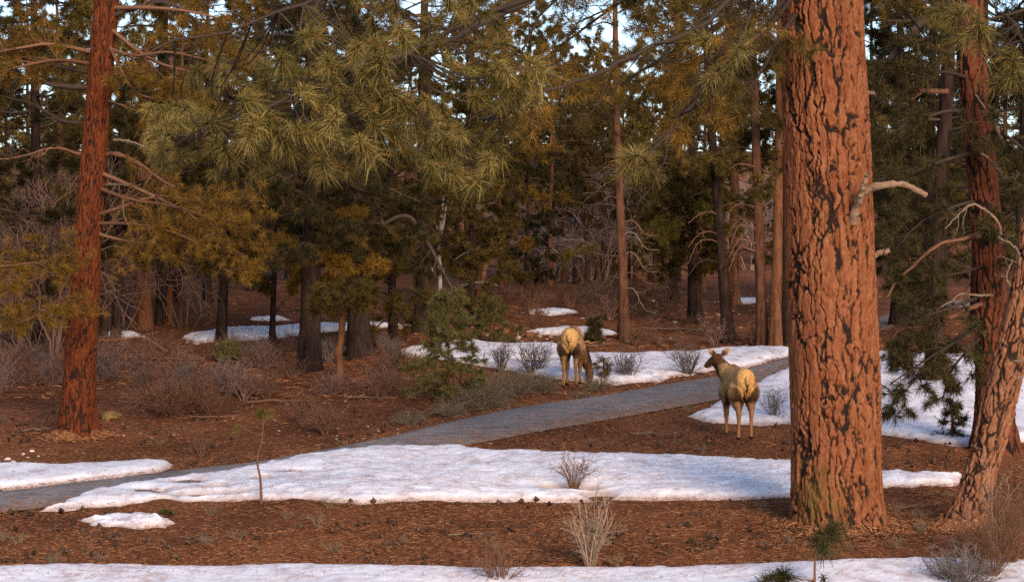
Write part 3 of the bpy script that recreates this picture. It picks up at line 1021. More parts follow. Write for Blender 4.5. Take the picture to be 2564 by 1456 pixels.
pine('ponderosa_pine', 'dark red pine trunk, shade painted into its bark, behind the leaning pine', D4,
     [(2492, 1130, 110), (2488, 1000, 92), (2484, 880, 84), (2476, 700, 76), (2464, 500, 72), (2446, 300, 70), (2432, 120, 70), (2424, -60, 66), (2420, -300, 60)], 'bark_red_shaded',
     [([(2470, 800, D4), (2400, 850, D4 - .6), (2320, 900, D4 - 1), (2230, 960, D4 - 1.2)], .04),
      ([(2470, 780, D4), (2380, 860, D4 - .5), (2300, 940, D4 - .8), (2250, 1000, D4 - 1)], .04),
      ([(2472, 830, D4), (2420, 880, D4 - .4), (2380, 930, D4 - .6), (2360, 1000, D4 - .7)], .03),
      ([(2462, 740, D4), (2380, 770, D4 - .5), (2300, 800, D4 - .8), (2220, 870, D4 - 1)], .04),
      ([(2455, 500, D4), (2380, 520, D4 - .5), (2300, 560, D4 - .8), (2230, 640, D4 - 1)], .04),
      ([(2450, 380, D4), (2370, 400, D4 - .5), (2290, 430, D4 - .8), (2210, 480, D4 - .9)], .05),
      ([(2440, 280, D4), (2360, 280, D4 - .5), (2290, 310, D4 - .8), (2210, 340, D4 - .9)], .05),
      ([(2440, 200, D4), (2360, 180, D4 - .5), (2290, 200, D4 - .8), (2200, 240, D4 - .9)], .05),
      ([(2480, 330, D4), (2520, 340, D4 - .8), (2570, 380, D4 - 1.2), (2620, 420, D4 - 1.4)], .05),
      ([(2480, 230, D4), (2520, 220, D4 - .8), (2570, 240, D4 - 1.2), (2620, 260, D4 - 1.4)], .05),
      ([(2460, 600, D4), (2520, 590, D4 - 1), (2560, 610, D4 - 1.2), (2600, 660, D4 - 1.4)], .04),
      ([(2430, 100, D4), (2350, 90, D4 - .5), (2280, 110, D4 - .8), (2200, 160, D4 - .9)], .05),
      ([(2470, 660, D4), (2420, 680, D4 - .6), (2340, 700, D4 - .9), (2280, 760, D4 - 1)], .03)],
     'needle_dark', 130, 330, 12, (.16, .9), .035, .2, fis=.1, nn=28, ln=.21, nw=.01, m1=11, m2=6, dead=(
         ([(2470, 592, D4), (2430, 592, D4 - .5), (2394, 601, D4 - .8), (2356, 609, D4 - 1), (2318, 637, D4 - 1), (2274, 675, D4 - 1), (2243, 708, D4 - 1), (2221, 744, D4 - 1)], .05, .018, 'limb_red', 5, .2),
         ([(2485, 738, D4 - .4), (2439, 738, D4 - .7), (2403, 736, D4 - .9), (2378, 755, D4 - 1), (2342, 777, D4 - 1)], .028, .012, 'deadwood', 3),
         ([(2476, 752, D4), (2411, 780, D4 - .6), (2356, 805, D4 - .8), (2323, 814, D4 - .9), (2282, 821, D4 - 1), (2262, 815, D4 - 1), (2235, 846, D4 - 1)], .06, .018, 'limb_red', 5, .2),
         ([(2519, 375, D4 - .6), (2487, 305, D4 - .8), (2444, 237, D4 - 1)], .04, .015, 'deadwood', 2),
         ([(2508, 437, D4 - .6), (2483, 405, D4 - .8), (2455, 382, D4 - 1)], .035, .02, 'deadwood', 0),
         ([(2506, 594, D4 - .6), (2496, 553, D4 - .8), (2463, 524, D4 - .9), (2438, 511, D4 - 1), (2409, 528, D4 - 1), (2366, 572, D4 - 1)], .035, .012, 'deadwood', 4),
         ([(2440, 20, D4), (2340, 30, D4 - .5), (2260, 110, D4 - .8), (2175, 210, D4 - 1)], .11, .04, 'limb', 8),
         ([(2380, 130, D4), (2330, 180, D4 - .5), (2290, 210, D4 - .8), (2230, 250, D4 - 1)], .05, .02, 'limb', 8),
         ([(2370, 230, D4), (2300, 225, D4 - .3), (2240, 205, D4 - .5), (2165, 200, D4 - .6)], .06, .05, 'limb_red', 5)))
pine('ponderosa_pine', 'slim dark trunk standing between the big red pine and the dark red pine', 45,
     [(2330, 1000, 44), (2345, 800, 40), (2352, 600, 38), (2360, 400, 36), (2372, 200, 34), (2378, 0, 32), (2380, -200, 28)], 'bark_dark',
     [([(2350, 520, 45), (2290, 540, 44.5), (2250, 570, 44.2), (2210, 600, 44)], .04),
      ([(2350, 420, 45), (2290, 420, 44.5), (2250, 440, 44.2), (2200, 450, 44)], .04),
      ([(2360, 300, 45), (2290, 300, 44.5), (2240, 330, 44.2), (2180, 380, 44)], .04),
      ([(2360, 330, 45), (2420, 320, 44.5), (2480, 340, 44.2), (2540, 380, 44)], .04),
      ([(2360, 470, 45), (2420, 470, 44.5), (2480, 480, 44.2), (2560, 500, 44)], .04)], 'needle_dark', seed=14, nn=26, nw=.011, m1=9, m2=5)

# ------------------------------------------------------------------ mid-ground pines, each with its own trunk and boughs
def auto_boughs(rng, u, v0, v1, n, span, d, r=.045, drop=30, side=0, needle=None, vary=1.5):
    """boughs leaving the trunk column u between rows v0..v1, both sides"""
    out = []
    for k in range(n):
        v = v0 + (v1 - v0) * (k + rng.uniform(0, 1)) / n
        a = (side * rng.uniform(0, .6) if side else k * 2.4 + rng.uniform(-.5, .5))
        w = span * rng.uniform(.6, 1.1)
        wu, dd = w * math.cos(a), w * math.sin(a) * d / F
        e = drop * rng.uniform(-.5, 1.2) - dd * 6
        b = [(u, v, d), (u + wu * .35, v - 12 + e * .2, d + dd * .35), (u + wu * .7, v + e * .5, d + dd * .7), (u + wu, v + e, d + dd)]
        out.append((b, r) if needle is None else (b, r, needle))
    return out


rg = np.random.default_rng(77)


def dg(u, v):
    return float(gp(u, v)[1])


d_ = dg(775, 927)
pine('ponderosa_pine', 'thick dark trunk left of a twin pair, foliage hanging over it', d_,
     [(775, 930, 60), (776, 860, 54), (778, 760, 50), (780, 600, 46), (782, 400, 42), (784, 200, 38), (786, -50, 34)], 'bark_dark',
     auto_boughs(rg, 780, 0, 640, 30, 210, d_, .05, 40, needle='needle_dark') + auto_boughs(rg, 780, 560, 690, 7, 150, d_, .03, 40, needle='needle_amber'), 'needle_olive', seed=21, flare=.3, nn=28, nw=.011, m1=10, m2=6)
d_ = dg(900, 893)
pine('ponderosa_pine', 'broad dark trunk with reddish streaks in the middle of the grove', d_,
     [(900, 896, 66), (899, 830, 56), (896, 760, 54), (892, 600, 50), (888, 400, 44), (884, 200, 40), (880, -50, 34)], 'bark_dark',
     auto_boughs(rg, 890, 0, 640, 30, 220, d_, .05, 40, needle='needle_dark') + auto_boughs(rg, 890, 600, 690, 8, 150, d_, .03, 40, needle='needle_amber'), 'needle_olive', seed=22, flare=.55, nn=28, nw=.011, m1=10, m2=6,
     dead=(([(900, 600, d_), (1010, 540, d_ - .3), (1060, 590, d_ - .5), (1120, 700, d_ - .6), (1140, 745, d_ - .6)], .06, .03, 'limb', 9, .3),))
d_ = dg(848, 972)
pine('crooked_pine', 'thin crooked reddish stem between the two thick dark trunks', d_,
     [(846, 974, 20), (850, 930, 19), (848, 880, 18), (856, 820, 17), (860, 770, 14), (862, 735, 9)], 'bark_orange',
     auto_boughs(rg, 861, 720, 770, 8, 90, d_, .02, 20), 'needle_olive', seed=23, flare=.5, n=50, nn=22)
d_ = dg(553, 862)
pine('ponderosa_pine', 'slim near black trunk standing on the thin snow strip', d_,
     [(552, 864, 28), (556, 800, 25), (560, 720, 23), (562, 640, 21), (564, 500, 18), (566, 300, 14), (568, 100, 10)], 'bark_dark',
     auto_boughs(rg, 563, 200, 700, 22, 120, d_, .03, 25), 'needle_olive', seed=24, nn=22, nw=.013)
d_ = dg(681, 862)
pine('ponderosa_pine', 'skinny dark trunk with a side fork on the thin snow strip', d_,
     [(681, 864, 18), (682, 810, 15), (685, 730, 14), (688, 640, 12), (690, 480, 10), (692, 300, 7)], 'bark_dark',
     auto_boughs(rg, 686, 330, 720, 20, 110, d_, .03, 25), 'needle_olive', seed=25, nn=22, nw=.013,
     dead=(([(683, 800, d_), (698, 770, d_), (712, 752, d_)], .03, .02, 'limb', 3),))
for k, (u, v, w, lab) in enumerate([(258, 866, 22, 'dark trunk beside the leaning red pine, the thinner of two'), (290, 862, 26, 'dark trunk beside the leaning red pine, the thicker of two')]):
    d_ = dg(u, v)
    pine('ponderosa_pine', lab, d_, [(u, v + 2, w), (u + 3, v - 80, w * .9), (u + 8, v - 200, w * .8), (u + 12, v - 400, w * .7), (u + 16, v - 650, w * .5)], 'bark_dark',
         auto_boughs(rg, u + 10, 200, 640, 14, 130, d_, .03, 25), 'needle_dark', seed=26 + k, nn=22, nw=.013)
d_ = dg(985, 862)
pine('ponderosa_pine', 'dark trunk half hidden by foliage behind the fir sapling', d_, [(985, 864, 26), (984, 800, 23), (982, 700, 20), (980, 500, 17), (978, 250, 12)], 'bark_dark',
     auto_boughs(rg, 982, 280, 820, 26, 130, d_, .03, 30), 'needle_olive', seed=28, nn=22, nw=.013)
d_ = dg(1562, 850)
pine('ponderosa_pine', 'tall straight slender red brown pine with short dead twigs', d_,
     [(1564, 853, 34), (1562, 800, 27), (1560, 720, 25), (1556, 600, 23), (1551, 480, 21), (1546, 360, 19), (1542, 200, 16), (1540, 0, 12)], 'bark_mid',
     auto_boughs(rg, 1545, 30, 330, 10, 110, d_, .03, 20) + [([(1560, 640, d_), (1520, 640, d_ - .3), (1470, 630, d_ - .5), (1420, 640, d_ - .7)], .02)], 'needle_olive', seed=29, nn=22, nw=.012, n=90, flare=.25, m1=6,
     dead=tuple(([(1555, v, d_), (1555 + s * 30, v - 8, d_ - .2), (1555 + s * 62, v - 4 + q, d_ - .3), (1555 + s * 96, v + q, d_ - .4)], .018, .006, c, 5)
                for v, s, q, c in [(420, -1, 20, 'limb'), (445, -1, 5, 'limb'), (480, 1, 25, 'limb'), (500, -1, 20, 'limb'), (520, -1, -5, 'limb'), (560, 1, 30, 'limb_red'), (575, -1, 15, 'limb'),
                                   (590, 1, 35, 'deadwood'), (640, 1, 40, 'deadwood'), (650, -1, 60, 'limb'), (690, 1, 20, 'limb_red'), (700, -1, 30, 'limb'), (380, 1, 10, 'limb'), (360, -1, 0, 'limb'), (730, 1, 50, 'deadwood')]))
d_ = dg(1742, 808)
pine('ponderosa_pine', 'squat dark trunk with flared foot under a rounded dense crown', d_, [(1744, 810, 36), (1740, 760, 33), (1738, 700, 31), (1736, 600, 27), (1734, 450, 20), (1732, 300, 12)], 'bark_dark',
     auto_boughs(rg, 1737, 420, 690, 26, 110, d_, .04, 30) + auto_boughs(rg, 1737, 480, 600, 8, 110, d_ - 1, .03, 20, needle='needle_yellow'), 'needle_olive', seed=30, flare=.5, nn=24, nw=.014, m1=9)
d_ = dg(1824, 858)
pine('ponderosa_pine', 'dark trunk leaning left with pale dead lower branches', d_,
     [(1826, 861, 34), (1820, 800, 30), (1814, 720, 28), (1806, 620, 26), (1800, 540, 25), (1790, 420, 22), (1780, 300, 20), (1768, 100, 16), (1760, -50, 12)], 'bark_dark',
     auto_boughs(rg, 1785, 60, 420, 16, 130, d_, .03, 25), 'needle_olive', seed=31, n=80, nn=24, nw=.012,
     dead=tuple(([(1803, v, d_), (1803 + s * 25, v - 10, d_ - .2), (1803 + s * 55, v - 2, d_ - .3), (1803 + s * 80, v + q, d_ - .4)], .022, .008, c, 5)
                for v, s, q, c in [(560, 1, -20, 'limb_red'), (600, 1, -30, 'limb_red'), (590, -1, 30, 'limb_red'), (540, -1, 20, 'limb_red'), (640, 1, -20, 'limb_red'), (520, 1, 20, 'limb_red'), (660, -1, 30, 'limb'), (610, -1, 50, 'limb_red')]))
d_ = dg(1908, 866)
pine('ponderosa_pine', 'straight red brown trunk in the group left of the big red pine', d_,
     [(1908, 869, 32), (1907, 800, 28), (1904, 700, 26), (1900, 560, 25), (1895, 420, 23), (1890, 260, 21), (1884, 100, 18), (1880, -80, 14)], 'bark_mid',
     auto_boughs(rg, 1892, 40, 460, 16, 130, d_, .03, 25), 'needle_olive', seed=32, n=80, nn=24, nw=.012,
     dead=tuple(([(1900, v, d_), (1900 + s * 25, v - 6, d_ - .2), (1900 + s * 50, v - 10, d_ - .3), (1900 + s * 76, v + q, d_ - .4)], .022, .008, c, 4)
                for v, s, q, c in [(560, -1, 25, 'limb_red'), (575, -1, 50, 'limb_red'), (610, -1, 35, 'limb_red'), (630, -1, 50, 'limb_red'), (420, -1, 5, 'limb_red'), (520, -1, 10, 'limb_red')]))
d_ = dg(1940, 868)
pine('ponderosa_pine', 'sunlit orange brown trunk nearest the shade of the big red pine', d_,
     [(1940, 871, 32), (1942, 800, 29), (1945, 700, 27), (1948, 560, 25), (1950, 400, 22), (1952, 200, 19), (1954, -80, 14)], 'bark_orange',
     auto_boughs(rg, 1950, 40, 420, 12, 130, d_, .03, 25), 'needle_olive', seed=33, n=80, nn=24, nw=.012)
d_ = dg(1968, 862)
pine('ponderosa_pine', 'dark trunk partly hidden behind the big red pine', d_,
     [(1968, 865, 30), (1968, 800, 27), (1970, 600, 24), (1972, 300, 20), (1974, -80, 14)], 'bark_dark', (), 'needle_olive', seed=34, n=70)
d_ = dg(1195, 775)
pine('forked_pine', 'forked reddish pine trunk behind the fir sapling', d_,
     [(1206, 775, 32), (1204, 720, 28), (1202, 690, 24), (1192, 640, 18), (1186, 600, 16), (1182, 500, 12), (1180, 400, 8)], 'bark_mid',
     auto_boughs(rg, 1190, 380, 700, 18, 150, d_, .03, 25), 'needle_olive', seed=35, nn=24, nw=.014,
     dead=(([(1204, 705, d_), (1214, 670, d_), (1222, 630, d_), (1230, 560, d_)], .12, .06, 'limb_red', 3),
           ([(1214, 640, d_ - 3), (1190, 628, d_ - 3), (1165, 632, d_ - 3), (1130, 655, d_ - 3)], .03, .02, 'deadwood_white', 2),
           ([(1245, 715, d_ - 3), (1215, 706, d_ - 3), (1180, 708, d_ - 3), (1150, 716, d_ - 3)], .03, .02, 'deadwood_white', 3)))
d_ = 57.
pine('dead_snag', 'bleached white dead stem with broken side twigs', d_,
     [(1098, 800, 12), (1102, 720, 11), (1100, 640, 10), (1104, 560, 9), (1112, 480, 7), (1116, 430, 4)], 'deadwood_white', (), seed=36, n=60, S=8, flare=.1, wob=.2,
     dead=(([(1100, 640, d_), (1110, 560, d_), (1122, 490, d_)], .05, .02, 'deadwood_white', 3), ([(1100, 700, d_), (1085, 680, d_), (1070, 650, d_)], .03, .01, 'deadwood_white', 3)))
# broad red trunks far left, only their lower part shows
for k, (u, v, w, bk, lab) in enumerate([(358, 822, 50, 'bark_orange', 'very broad orange trunk far behind the left pine'), (398, 812, 18, 'bark_dark', 'dark thin trunk right of the broad orange one'),
                                        (425, 812, 20, 'bark_orange', 'thin orange trunk in the far left grove'), (452, 815, 14, 'bark_mid', 'thin brown trunk in the far left grove'),
                                        (527, 800, 8, 'bark_orange', 'very thin orange sapling trunk behind the snow strip'), (1836, 760, 30, 'bark_orange', 'orange trunk seen behind the leaning dark trunk'),
                                        (1066, 745, 40, 'bark_orange', 'broad red trunk glimpsed beside the bleached snag')]):
    d_ = dg(u, v)
    pine('ponderosa_pine', lab, d_, [(u, v + 2, w), (u, v - 60, w * .9), (u + 2, v - 180, w * .8), (u + 4, v - 420, w * .6), (u + 5, v - 700, w * .4)], bk,
         auto_boughs(rg, u + 4, 120, 640, 14, 130, d_, .04, 25), 'needle_olive' if k % 2 else 'needle_dark', seed=40 + k, nn=22, nw=.016, m1=7)


# ------------------------------------------------------------------ shared forest trees
def make_pine_kind(seed, H, r0, cb, spread, nl, m1, m2, nn, ln, nw, lean=0., top=.15, dead=0):
    rng = np.random.default_rng(seed)
    pts = np.array([[lean * t * t, rng.normal() * .05, H * t] for t in np.linspace(0, 1, 8)])
    rad = np.linspace(r0, r0 * .15, 8)
    trunk = trunk_mesh(pts, rad, 12, 36, seed, .35, .4, None, 0, .1)
    h = cb + (H - cb) * np.linspace(0, .98, nl) ** .95 + rng.uniform(-.2, .2, nl)
    t = (h - cb) / (H - cb)
    L = spread * np.clip(np.sqrt(np.clip(t + .25, 0, 1)) * (1 - t) ** .6 * 1.25 + top, .1, 2) * rng.uniform(.6, 1.15, nl)
    az = np.arange(nl) * 2.39996 + rng.uniform(-.5, .5, nl)
    el = -.25 + .75 * t + rng.normal(size=nl) * .15
    limbs = []
    for k in range(nl):
        base = np.array([np.interp(h[k], pts[:, 2], pts[:, 0]), 0, h[k]])
        s = np.linspace(0, 1, 8)[:, None]
        d = np.array([np.cos(az[k]) * np.cos(el[k]), np.sin(az[k]) * np.cos(el[k]), np.sin(el[k])])
        limbs.append(base + d * s * L[k] + np.array([0, 0, 1]) * (-.25 * s + .3 * s * s) * L[k] + rng.normal(size=(8, 3)) * .03 * L[k] * s)
    limbs = np.array(limbs)
    lr = np.maximum(L * .017, .012)[:, None] * np.linspace(1, .25, 8)[None]
    bm, nm = MB(), MB()
    grow_foliage(rng, limbs, lr, bm, nm, m1, .36, m2, .45, nn, ln, nw)
    if dead:
        dl = []
        for k in range(dead):
            hh = rng.uniform(.15, 1) * cb
            a = rng.uniform(0, 6.28)
            s = np.linspace(0, 1, 8)[:, None]
            dl.append(np.array([0, 0, hh]) + np.array([np.cos(a), np.sin(a), .1]) * s * rng.uniform(.6, 1.6) + rng.normal(size=(8, 3)) * .05 * s - np.array([0, 0, .3]) * s * s)
        dl = np.array(dl)
        dr = np.full((dead, 8), .018) * np.linspace(1, .4, 8)[None]
        bm.tubes(dl, dr, 4)
        c, cr = spawn(rng, dl, dr, 5, .3, 1, .5, 1.1, np.full(dead, .45), 4, 0, .2, .3, .6)
        bm.tubes(c, np.maximum(cr, .005), 3)
    return trunk, bm.mesh('boughs'), nm.mesh('needles')


KINDS = [make_pine_kind(501, 15, .20, 2.6, 3.2, 46, 8, 4, 20, .24, .02),
         make_pine_kind(502, 17, .24, 3.6, 3.4, 46, 8, 4, 20, .24, .02, .5, dead=8),
         make_pine_kind(503, 12, .15, 1.8, 2.6, 42, 8, 4, 20, .22, .02),
         make_pine_kind(504, 18, .22, 6.0, 3.0, 36, 8, 4, 20, .24, .02, -.4, dead=14),
         make_pine_kind(505, 5.0, .09, .5, 1.6, 40, 6, 4, 16, .14, .018, .2),
         make_pine_kind(506, 8.5, .12, .9, 2.2, 44, 7, 4, 18, .19, .02, .2)]


def copy_me(me, mt):
    c = me.copy()
    c.materials.clear()
    c.materials.append(M[mt])
    return c


KM = {}


def kind_meshes(k, bark, nd):
    key = (k, bark, nd)
    if key not in KM:
        t, b, n = KINDS[k]
        kt = ('t', k, bark)
        kb = ('b', k)
        kn = ('n', k, nd)
        for kk, me, mt in ((kt, t, bark), (kb, b, 'limb'), (kn, n, nd)):
            if kk not in KM:
                KM[kk] = copy_me(me, mt)
        KM[key] = (KM[kt], KM[kb], KM[kn])
    return KM[key]


def forest_tree(x, y, k, bark, nd, label, group, sc, rz, name='forest_pine'):
    root = thing(name, label, 'tree', (x, y, float(hgt(x, y)) - .05), group, rz, sc)
    t, b, n = kind_meshes(k, bark, nd)
    obj('trunk', t, None, root)
    obj('boughs', b, None, root, kind='stuff')
    obj('needles', n, None, root, kind='stuff')
    return root


rf = np.random.default_rng(2024)
FG = {'needle_olive': 'olive green pine in the depth of the forest behind the clearing', 'needle_dark': 'dark green pine in the depth of the forest behind the clearing',
      'needle_yellow': 'yellow green pine catching light deep in the forest', 'needle_amber': 'amber tinged pine in the depth of the forest behind the clearing'}
placed = []


def try_place(u, y, mind):
    x = (u - CX) / F * y
    for (a, b) in placed:
        if (a - x) ** 2 + (b - y) ** 2 < mind * mind:
            return None
    placed.append((x, y))
    return x


cnt = 0
for it in range(900):
    y = rf.uniform(62, 105) if cnt < 28 else rf.uniform(108, 200)
    u = rf.uniform(-250, 2800)
    gap = 1330 < u < 1640
    if 1230 < u < 1990 and y < 108 and not (y > 80 and rf.uniform() < .25):
        continue
    if 250 < u < 1000 and y < 76:
        continue
    if (2190 < u < 2300) and y < 90:
        continue
    x = try_place(u, y, 2.6)
    if x is None:
        continue
    k = int(rf.choice([0, 1, 2, 3, 5], p=[.28, .14, .26, .06, .26]))
    if gap:
        k = int(rf.choice([4, 5, 2], p=[.3, .4, .3]))
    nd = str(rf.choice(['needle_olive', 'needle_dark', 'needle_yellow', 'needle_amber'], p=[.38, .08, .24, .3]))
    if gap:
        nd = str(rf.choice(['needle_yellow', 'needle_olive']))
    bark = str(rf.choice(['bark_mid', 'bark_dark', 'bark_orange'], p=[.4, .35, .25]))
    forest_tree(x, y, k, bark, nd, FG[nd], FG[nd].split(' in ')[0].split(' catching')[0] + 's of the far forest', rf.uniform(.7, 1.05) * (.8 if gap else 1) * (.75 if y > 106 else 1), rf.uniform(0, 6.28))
    cnt += 1
    if cnt >= 78:
        break
print('forest trees', cnt)
# low bushy young pines in the understorey
for it in range(36):
    y = rf.uniform(84, 150)
    u = rf.uniform(-100, 2660)
    if 1350 < u < 1600 and y < 62:
        continue
    x = try_place(u, y, 2.0)
    if x is None:
        continue
    nd = str(rf.choice(['needle_fir', 'needle_olive']))
    forest_tree(x, y, int(rf.choice([4, 5])), 'bark_dark', nd, 'low bushy ' + ('dark green' if nd == 'needle_fir' else 'olive') + ' young pine in the understorey among taller trunks', nd[7:] + ' young understorey pines', rf.uniform(.4, .85), rf.uniform(0, 6.28), 'young_pine')
# trees of the middle distance on the left, in front of the far forest
for (u, y, k, nd, sc, lab) in [(90, 52, 0, 'needle_olive', .95, 'tall olive pine left of the leaning red pine'), (-60, 47, 1, 'needle_dark', .9, 'dark pine rising at the thicket edge'),
                               (420, 66, 1, 'needle_olive', 1.1, 'full pine rising behind the amber bough'), (640, 72, 1, 'needle_dark', 1.15, 'dense dark pine behind the slim black trunks'),
                               (1060, 56, 0, 'needle_olive', 1.05, 'dense olive pine behind the bleached snag'), (1320, 70, 5, 'needle_fir', .75, 'dark bushy juniper like pine left of the open gap of sky'),
                               (1690, 66, 2, 'needle_olive', .95, 'olive pine right of the open gap of sky'), (2250, 58, 0, 'needle_dark', 1., 'dark pine showing past the right flank of the big pine'),
                               (2330, 54, 0, 'needle_dark', .9, 'dark pine showing behind the curved dead branch'), (2450, 59, 1, 'needle_dark', 1., 'dark pine showing behind the dark red trunk'), (2180, 72, 2, 'needle_dark', 1., 'dark pine mostly hidden by the big red pine'),
                               (2560, 50, 1, 'needle_dark', 1., 'dark pine filling the gap beside the leaning pine'), (520, 66, 2, 'needle_amber', 1., 'amber tinted pine beyond the amber bough'), (1480, 96, 5, 'needle_yellow', 1.15, 'bright yellow green pine in the open gap'), (1560, 88, 2, 'needle_yellow', .8, 'bright yellow green pine behind the tall slender pine'), (1400, 92, 5, 'needle_yellow', 1., 'bright yellow green pine left in the open gap beside the juniper'),
                               (1180, 58, 5, 'needle_olive', .85, 'bushy olive pine behind the tiered fir sapling'), (720, 84, 5, 'needle_amber', 1., 'bushy amber pine behind the thick dark trunk'), (340, 84, 5, 'needle_olive', 1., 'bushy olive pine behind the two dark trunks')]:
    x = (u - CX) / F * y
    forest_tree(x, y, k, 'bark_dark', nd, lab, None, sc, u * .01)
# thin far trunks standing together (bare lower stems)
for k, u in enumerate([1352, 1378, 1402, 1440, 1458, 1470, 1482, 1497, 1510, 1524, 1538, 1590, 1612, 1660, 1700, 1255, 1290, 1330, 1640, 1760, 1850, 1415]):
    y = rf.uniform(72, 88)
    x = (u - CX) / F * y
    root = thing('thin_pine', 'thin bare stemmed pine pole in the crowded far stand', 'tree', (x, y, float(hgt(x, y)) - .05), 'thin pine poles of the far stand', rf.uniform(0, 6), rf.uniform(.4, .6))
    t, b, n = kind_meshes(3, str(rf.choice(['bark_mid', 'bark_orange'])), 'needle_olive')
    obj('trunk', t, None, root)
    obj('boughs', b, None, root, kind='stuff')
    obj('needles', n, None, root, kind='stuff')


# ------------------------------------------------------------------ bare shrubs and thickets
def bush_mesh(seed, n, H, spread, r=.008, m=(4, 4), wig=.12, up=.05, lean=(0, 0), lens=(.55, .4), sides=3, droop=0.):
    rng = np.random.default_rng(seed)
    a = rng.uniform(0, 2 * np.pi, n)
    q = np.sqrt(rng.uniform(0, 1, n)) * spread
    d = nrm(np.stack([np.cos(a) * q + lean[0], np.sin(a) * q + lean[1], np.ones(n)], -1))
    base = np.stack([np.cos(a) * q, np.sin(a) * q, np.zeros(n)], -1) * H * .12
    L = H * rng.uniform(.55, 1.1, n)
    pts = [base - np.array([0, 0, .03])]
    for s in range(6):
        pts.append(pts[-1] + d * (L / 6)[:, None])
        d = nrm(d + rng.normal(size=d.shape) * wig + np.array([0, 0, up + droop * s]))
    Pm = np.stack(pts, 1)
    Rm = r * rng.uniform(.7, 1.3, (n, 1)) * np.linspace(1, .35, 7)[None]
    mb = MB()
    mb.tubes(Pm, Rm, sides + 1, rng.uniform(0, 1, n))
    for li, mm in enumerate(m):
        Pm, Rm = spawn(rng, Pm, Rm, mm, .25, 1, .35, .95, np.full(len(Pm), H * lens[li]) * (.6 if li else 1), 5 if li == 0 else 4, up * .5 + droop, wig * 1.3, 0, .65)
        Rm = np.maximum(Rm, r * .3)
        mb.tubes(Pm, Rm, 3, rng.uniform(0, 1, len(Pm)))
    return mb.mesh('twigs')


def bush(name, label, me, mt, u, v, sc=1., rz=0., group=None, pos=None, cat='bush'):
    p = gp(u, v) if pos is None else pos
    m2 = KM.setdefault((me.name, mt), copy_me(me, mt))
    o = obj(name, m2, None, None, p, None, rz, sc)
    return tag(o, label, cat, group)


B_up = [bush_mesh(700 + k, 18, .75, .6, .012, (4, 3), .2, .02) for k in range(3)]
B_round = [bush_mesh(720 + k, 34, .7, 1.2, .01, (4, 3), .24, -.03, (.4 - .8 * k, .1)) for k in range(2)]
B_sage = [bush_mesh(740 + k, 70, .7, 1.5, .008, (4, 3), .2, -.05, (-.5, 0), droop=-.02) for k in range(2)]
B_thick = [bush_mesh(760 + k, 7, 4.4, .6, .02, (9, 8), .26, .03, lens=(.4, .24)) for k in range(3)]
B_small = [bush_mesh(780 + k, 14, .42, .8, .006, (3, 3)) for k in range(3)]

bush('grey_shrub', 'pale grey leafless shrub rooted at the near snow edge', bush_mesh(801, 24, .98, .4, .013, (4, 3), .09, .05, lens=(.35, .3), sides=4), 'twig_grey', 1478, 1424)
bush('bare_shrub', 'thin brown shrub standing in a melt hollow of the long snow patch', bush_mesh(802, 20, .66, .55, .008, (4, 3), .12, .03), 'twig_brown', 1436, 1228)
bush('bare_shrub', 'dark twiggy shrub rising from the near snow strip', bush_mesh(803, 24, .6, .8, .009, (4, 3), .14, .02), 'twig_brown', 1256, 1464)
bush('bare_shrub', 'dense dark shrub in front of the leaning pine on the snow', bush_mesh(804, 46, .62, 1.3, .01, (4, 3), .14, .0), 'twig_darkgrey', 2390, 1478)
bush('bare_shrub', 'tall tangled brown shrub beside the foot of the leaning pine', bush_mesh(805, 40, 1.05, .42, .007, (5, 4), .1, .03), 'twig_brown', 2530, 1420)
bush('bare_shrub', 'wide brown tangle of stems right of the leaning pine', bush_mesh(806, 60, 1.0, .6, .007, (5, 4), .1, .03), 'twig_brown', 2480, 1455, .9)
bush('dry_stalks', 'two tall pale dry stalks before the leaning pine', bush_mesh(807, 3, 1.45, .16, .013, (2, 2), .08, .04, sides=4), 'twig_grey', 2492, 1424, cat='stalk')
bush('bare_shrub', 'leafless shrub on the snow beside the big red pine', bush_mesh(808, 24, .6, .5, .007, (4, 3)), 'twig_darkgrey', 1940, 1053)
bush('bare_shrub', 'fan shaped grey shrub on the snow bank right of the grazing elk', bush_mesh(809, 30, .66, .75, .011, (4, 3)), 'twig_darkgrey', 1574, 952)
bush('bare_shrub', 'leafless shrub on the snow bank behind the standing elk head', bush_mesh(810, 30, .68, .8, .011, (4, 3)), 'twig_darkgrey', 1722, 938)
bush('bare_shrub', 'leafless shrub on snow left of the grazing elk', bush_mesh(811, 34, .74, .8, .011, (4, 3)), 'twig_darkgrey', 1335, 935)
bush('bare_shrub', 'small leafless shrub between the fir sapling and snow', bush_mesh(812, 24, .7, .6, .01, (4, 3)), 'twig_darkgrey', 1255, 930)
bush('brown_bush', 'big rounded russet bush of dead twigs near the left pine', bush_mesh(813, 90, 1.1, 1.25, .011, (5, 4), .22, -.04, (.15, 0), lens=(.4, .25)), 'twig_brown', 440, 1038)
bush('brown_bush', 'medium rounded brown bush beside the path verge', bush_mesh(814, 40, .6, .7, .009, (4, 3), .2, 0), 'twig_brown', 812, 1086)
bush('brown_bush', 'low brown bush left of the verge bush', bush_mesh(815, 40, .6, .5, .007, (4, 3), .13, 0), 'twig_brown', 755, 1060)
bush('dry_stalks', 'thin dry stems in the litter before the russet bush', bush_mesh(816, 14, .45, .5, .006, (3, 2)), 'twig_brown', 505, 1140, cat='stalk')
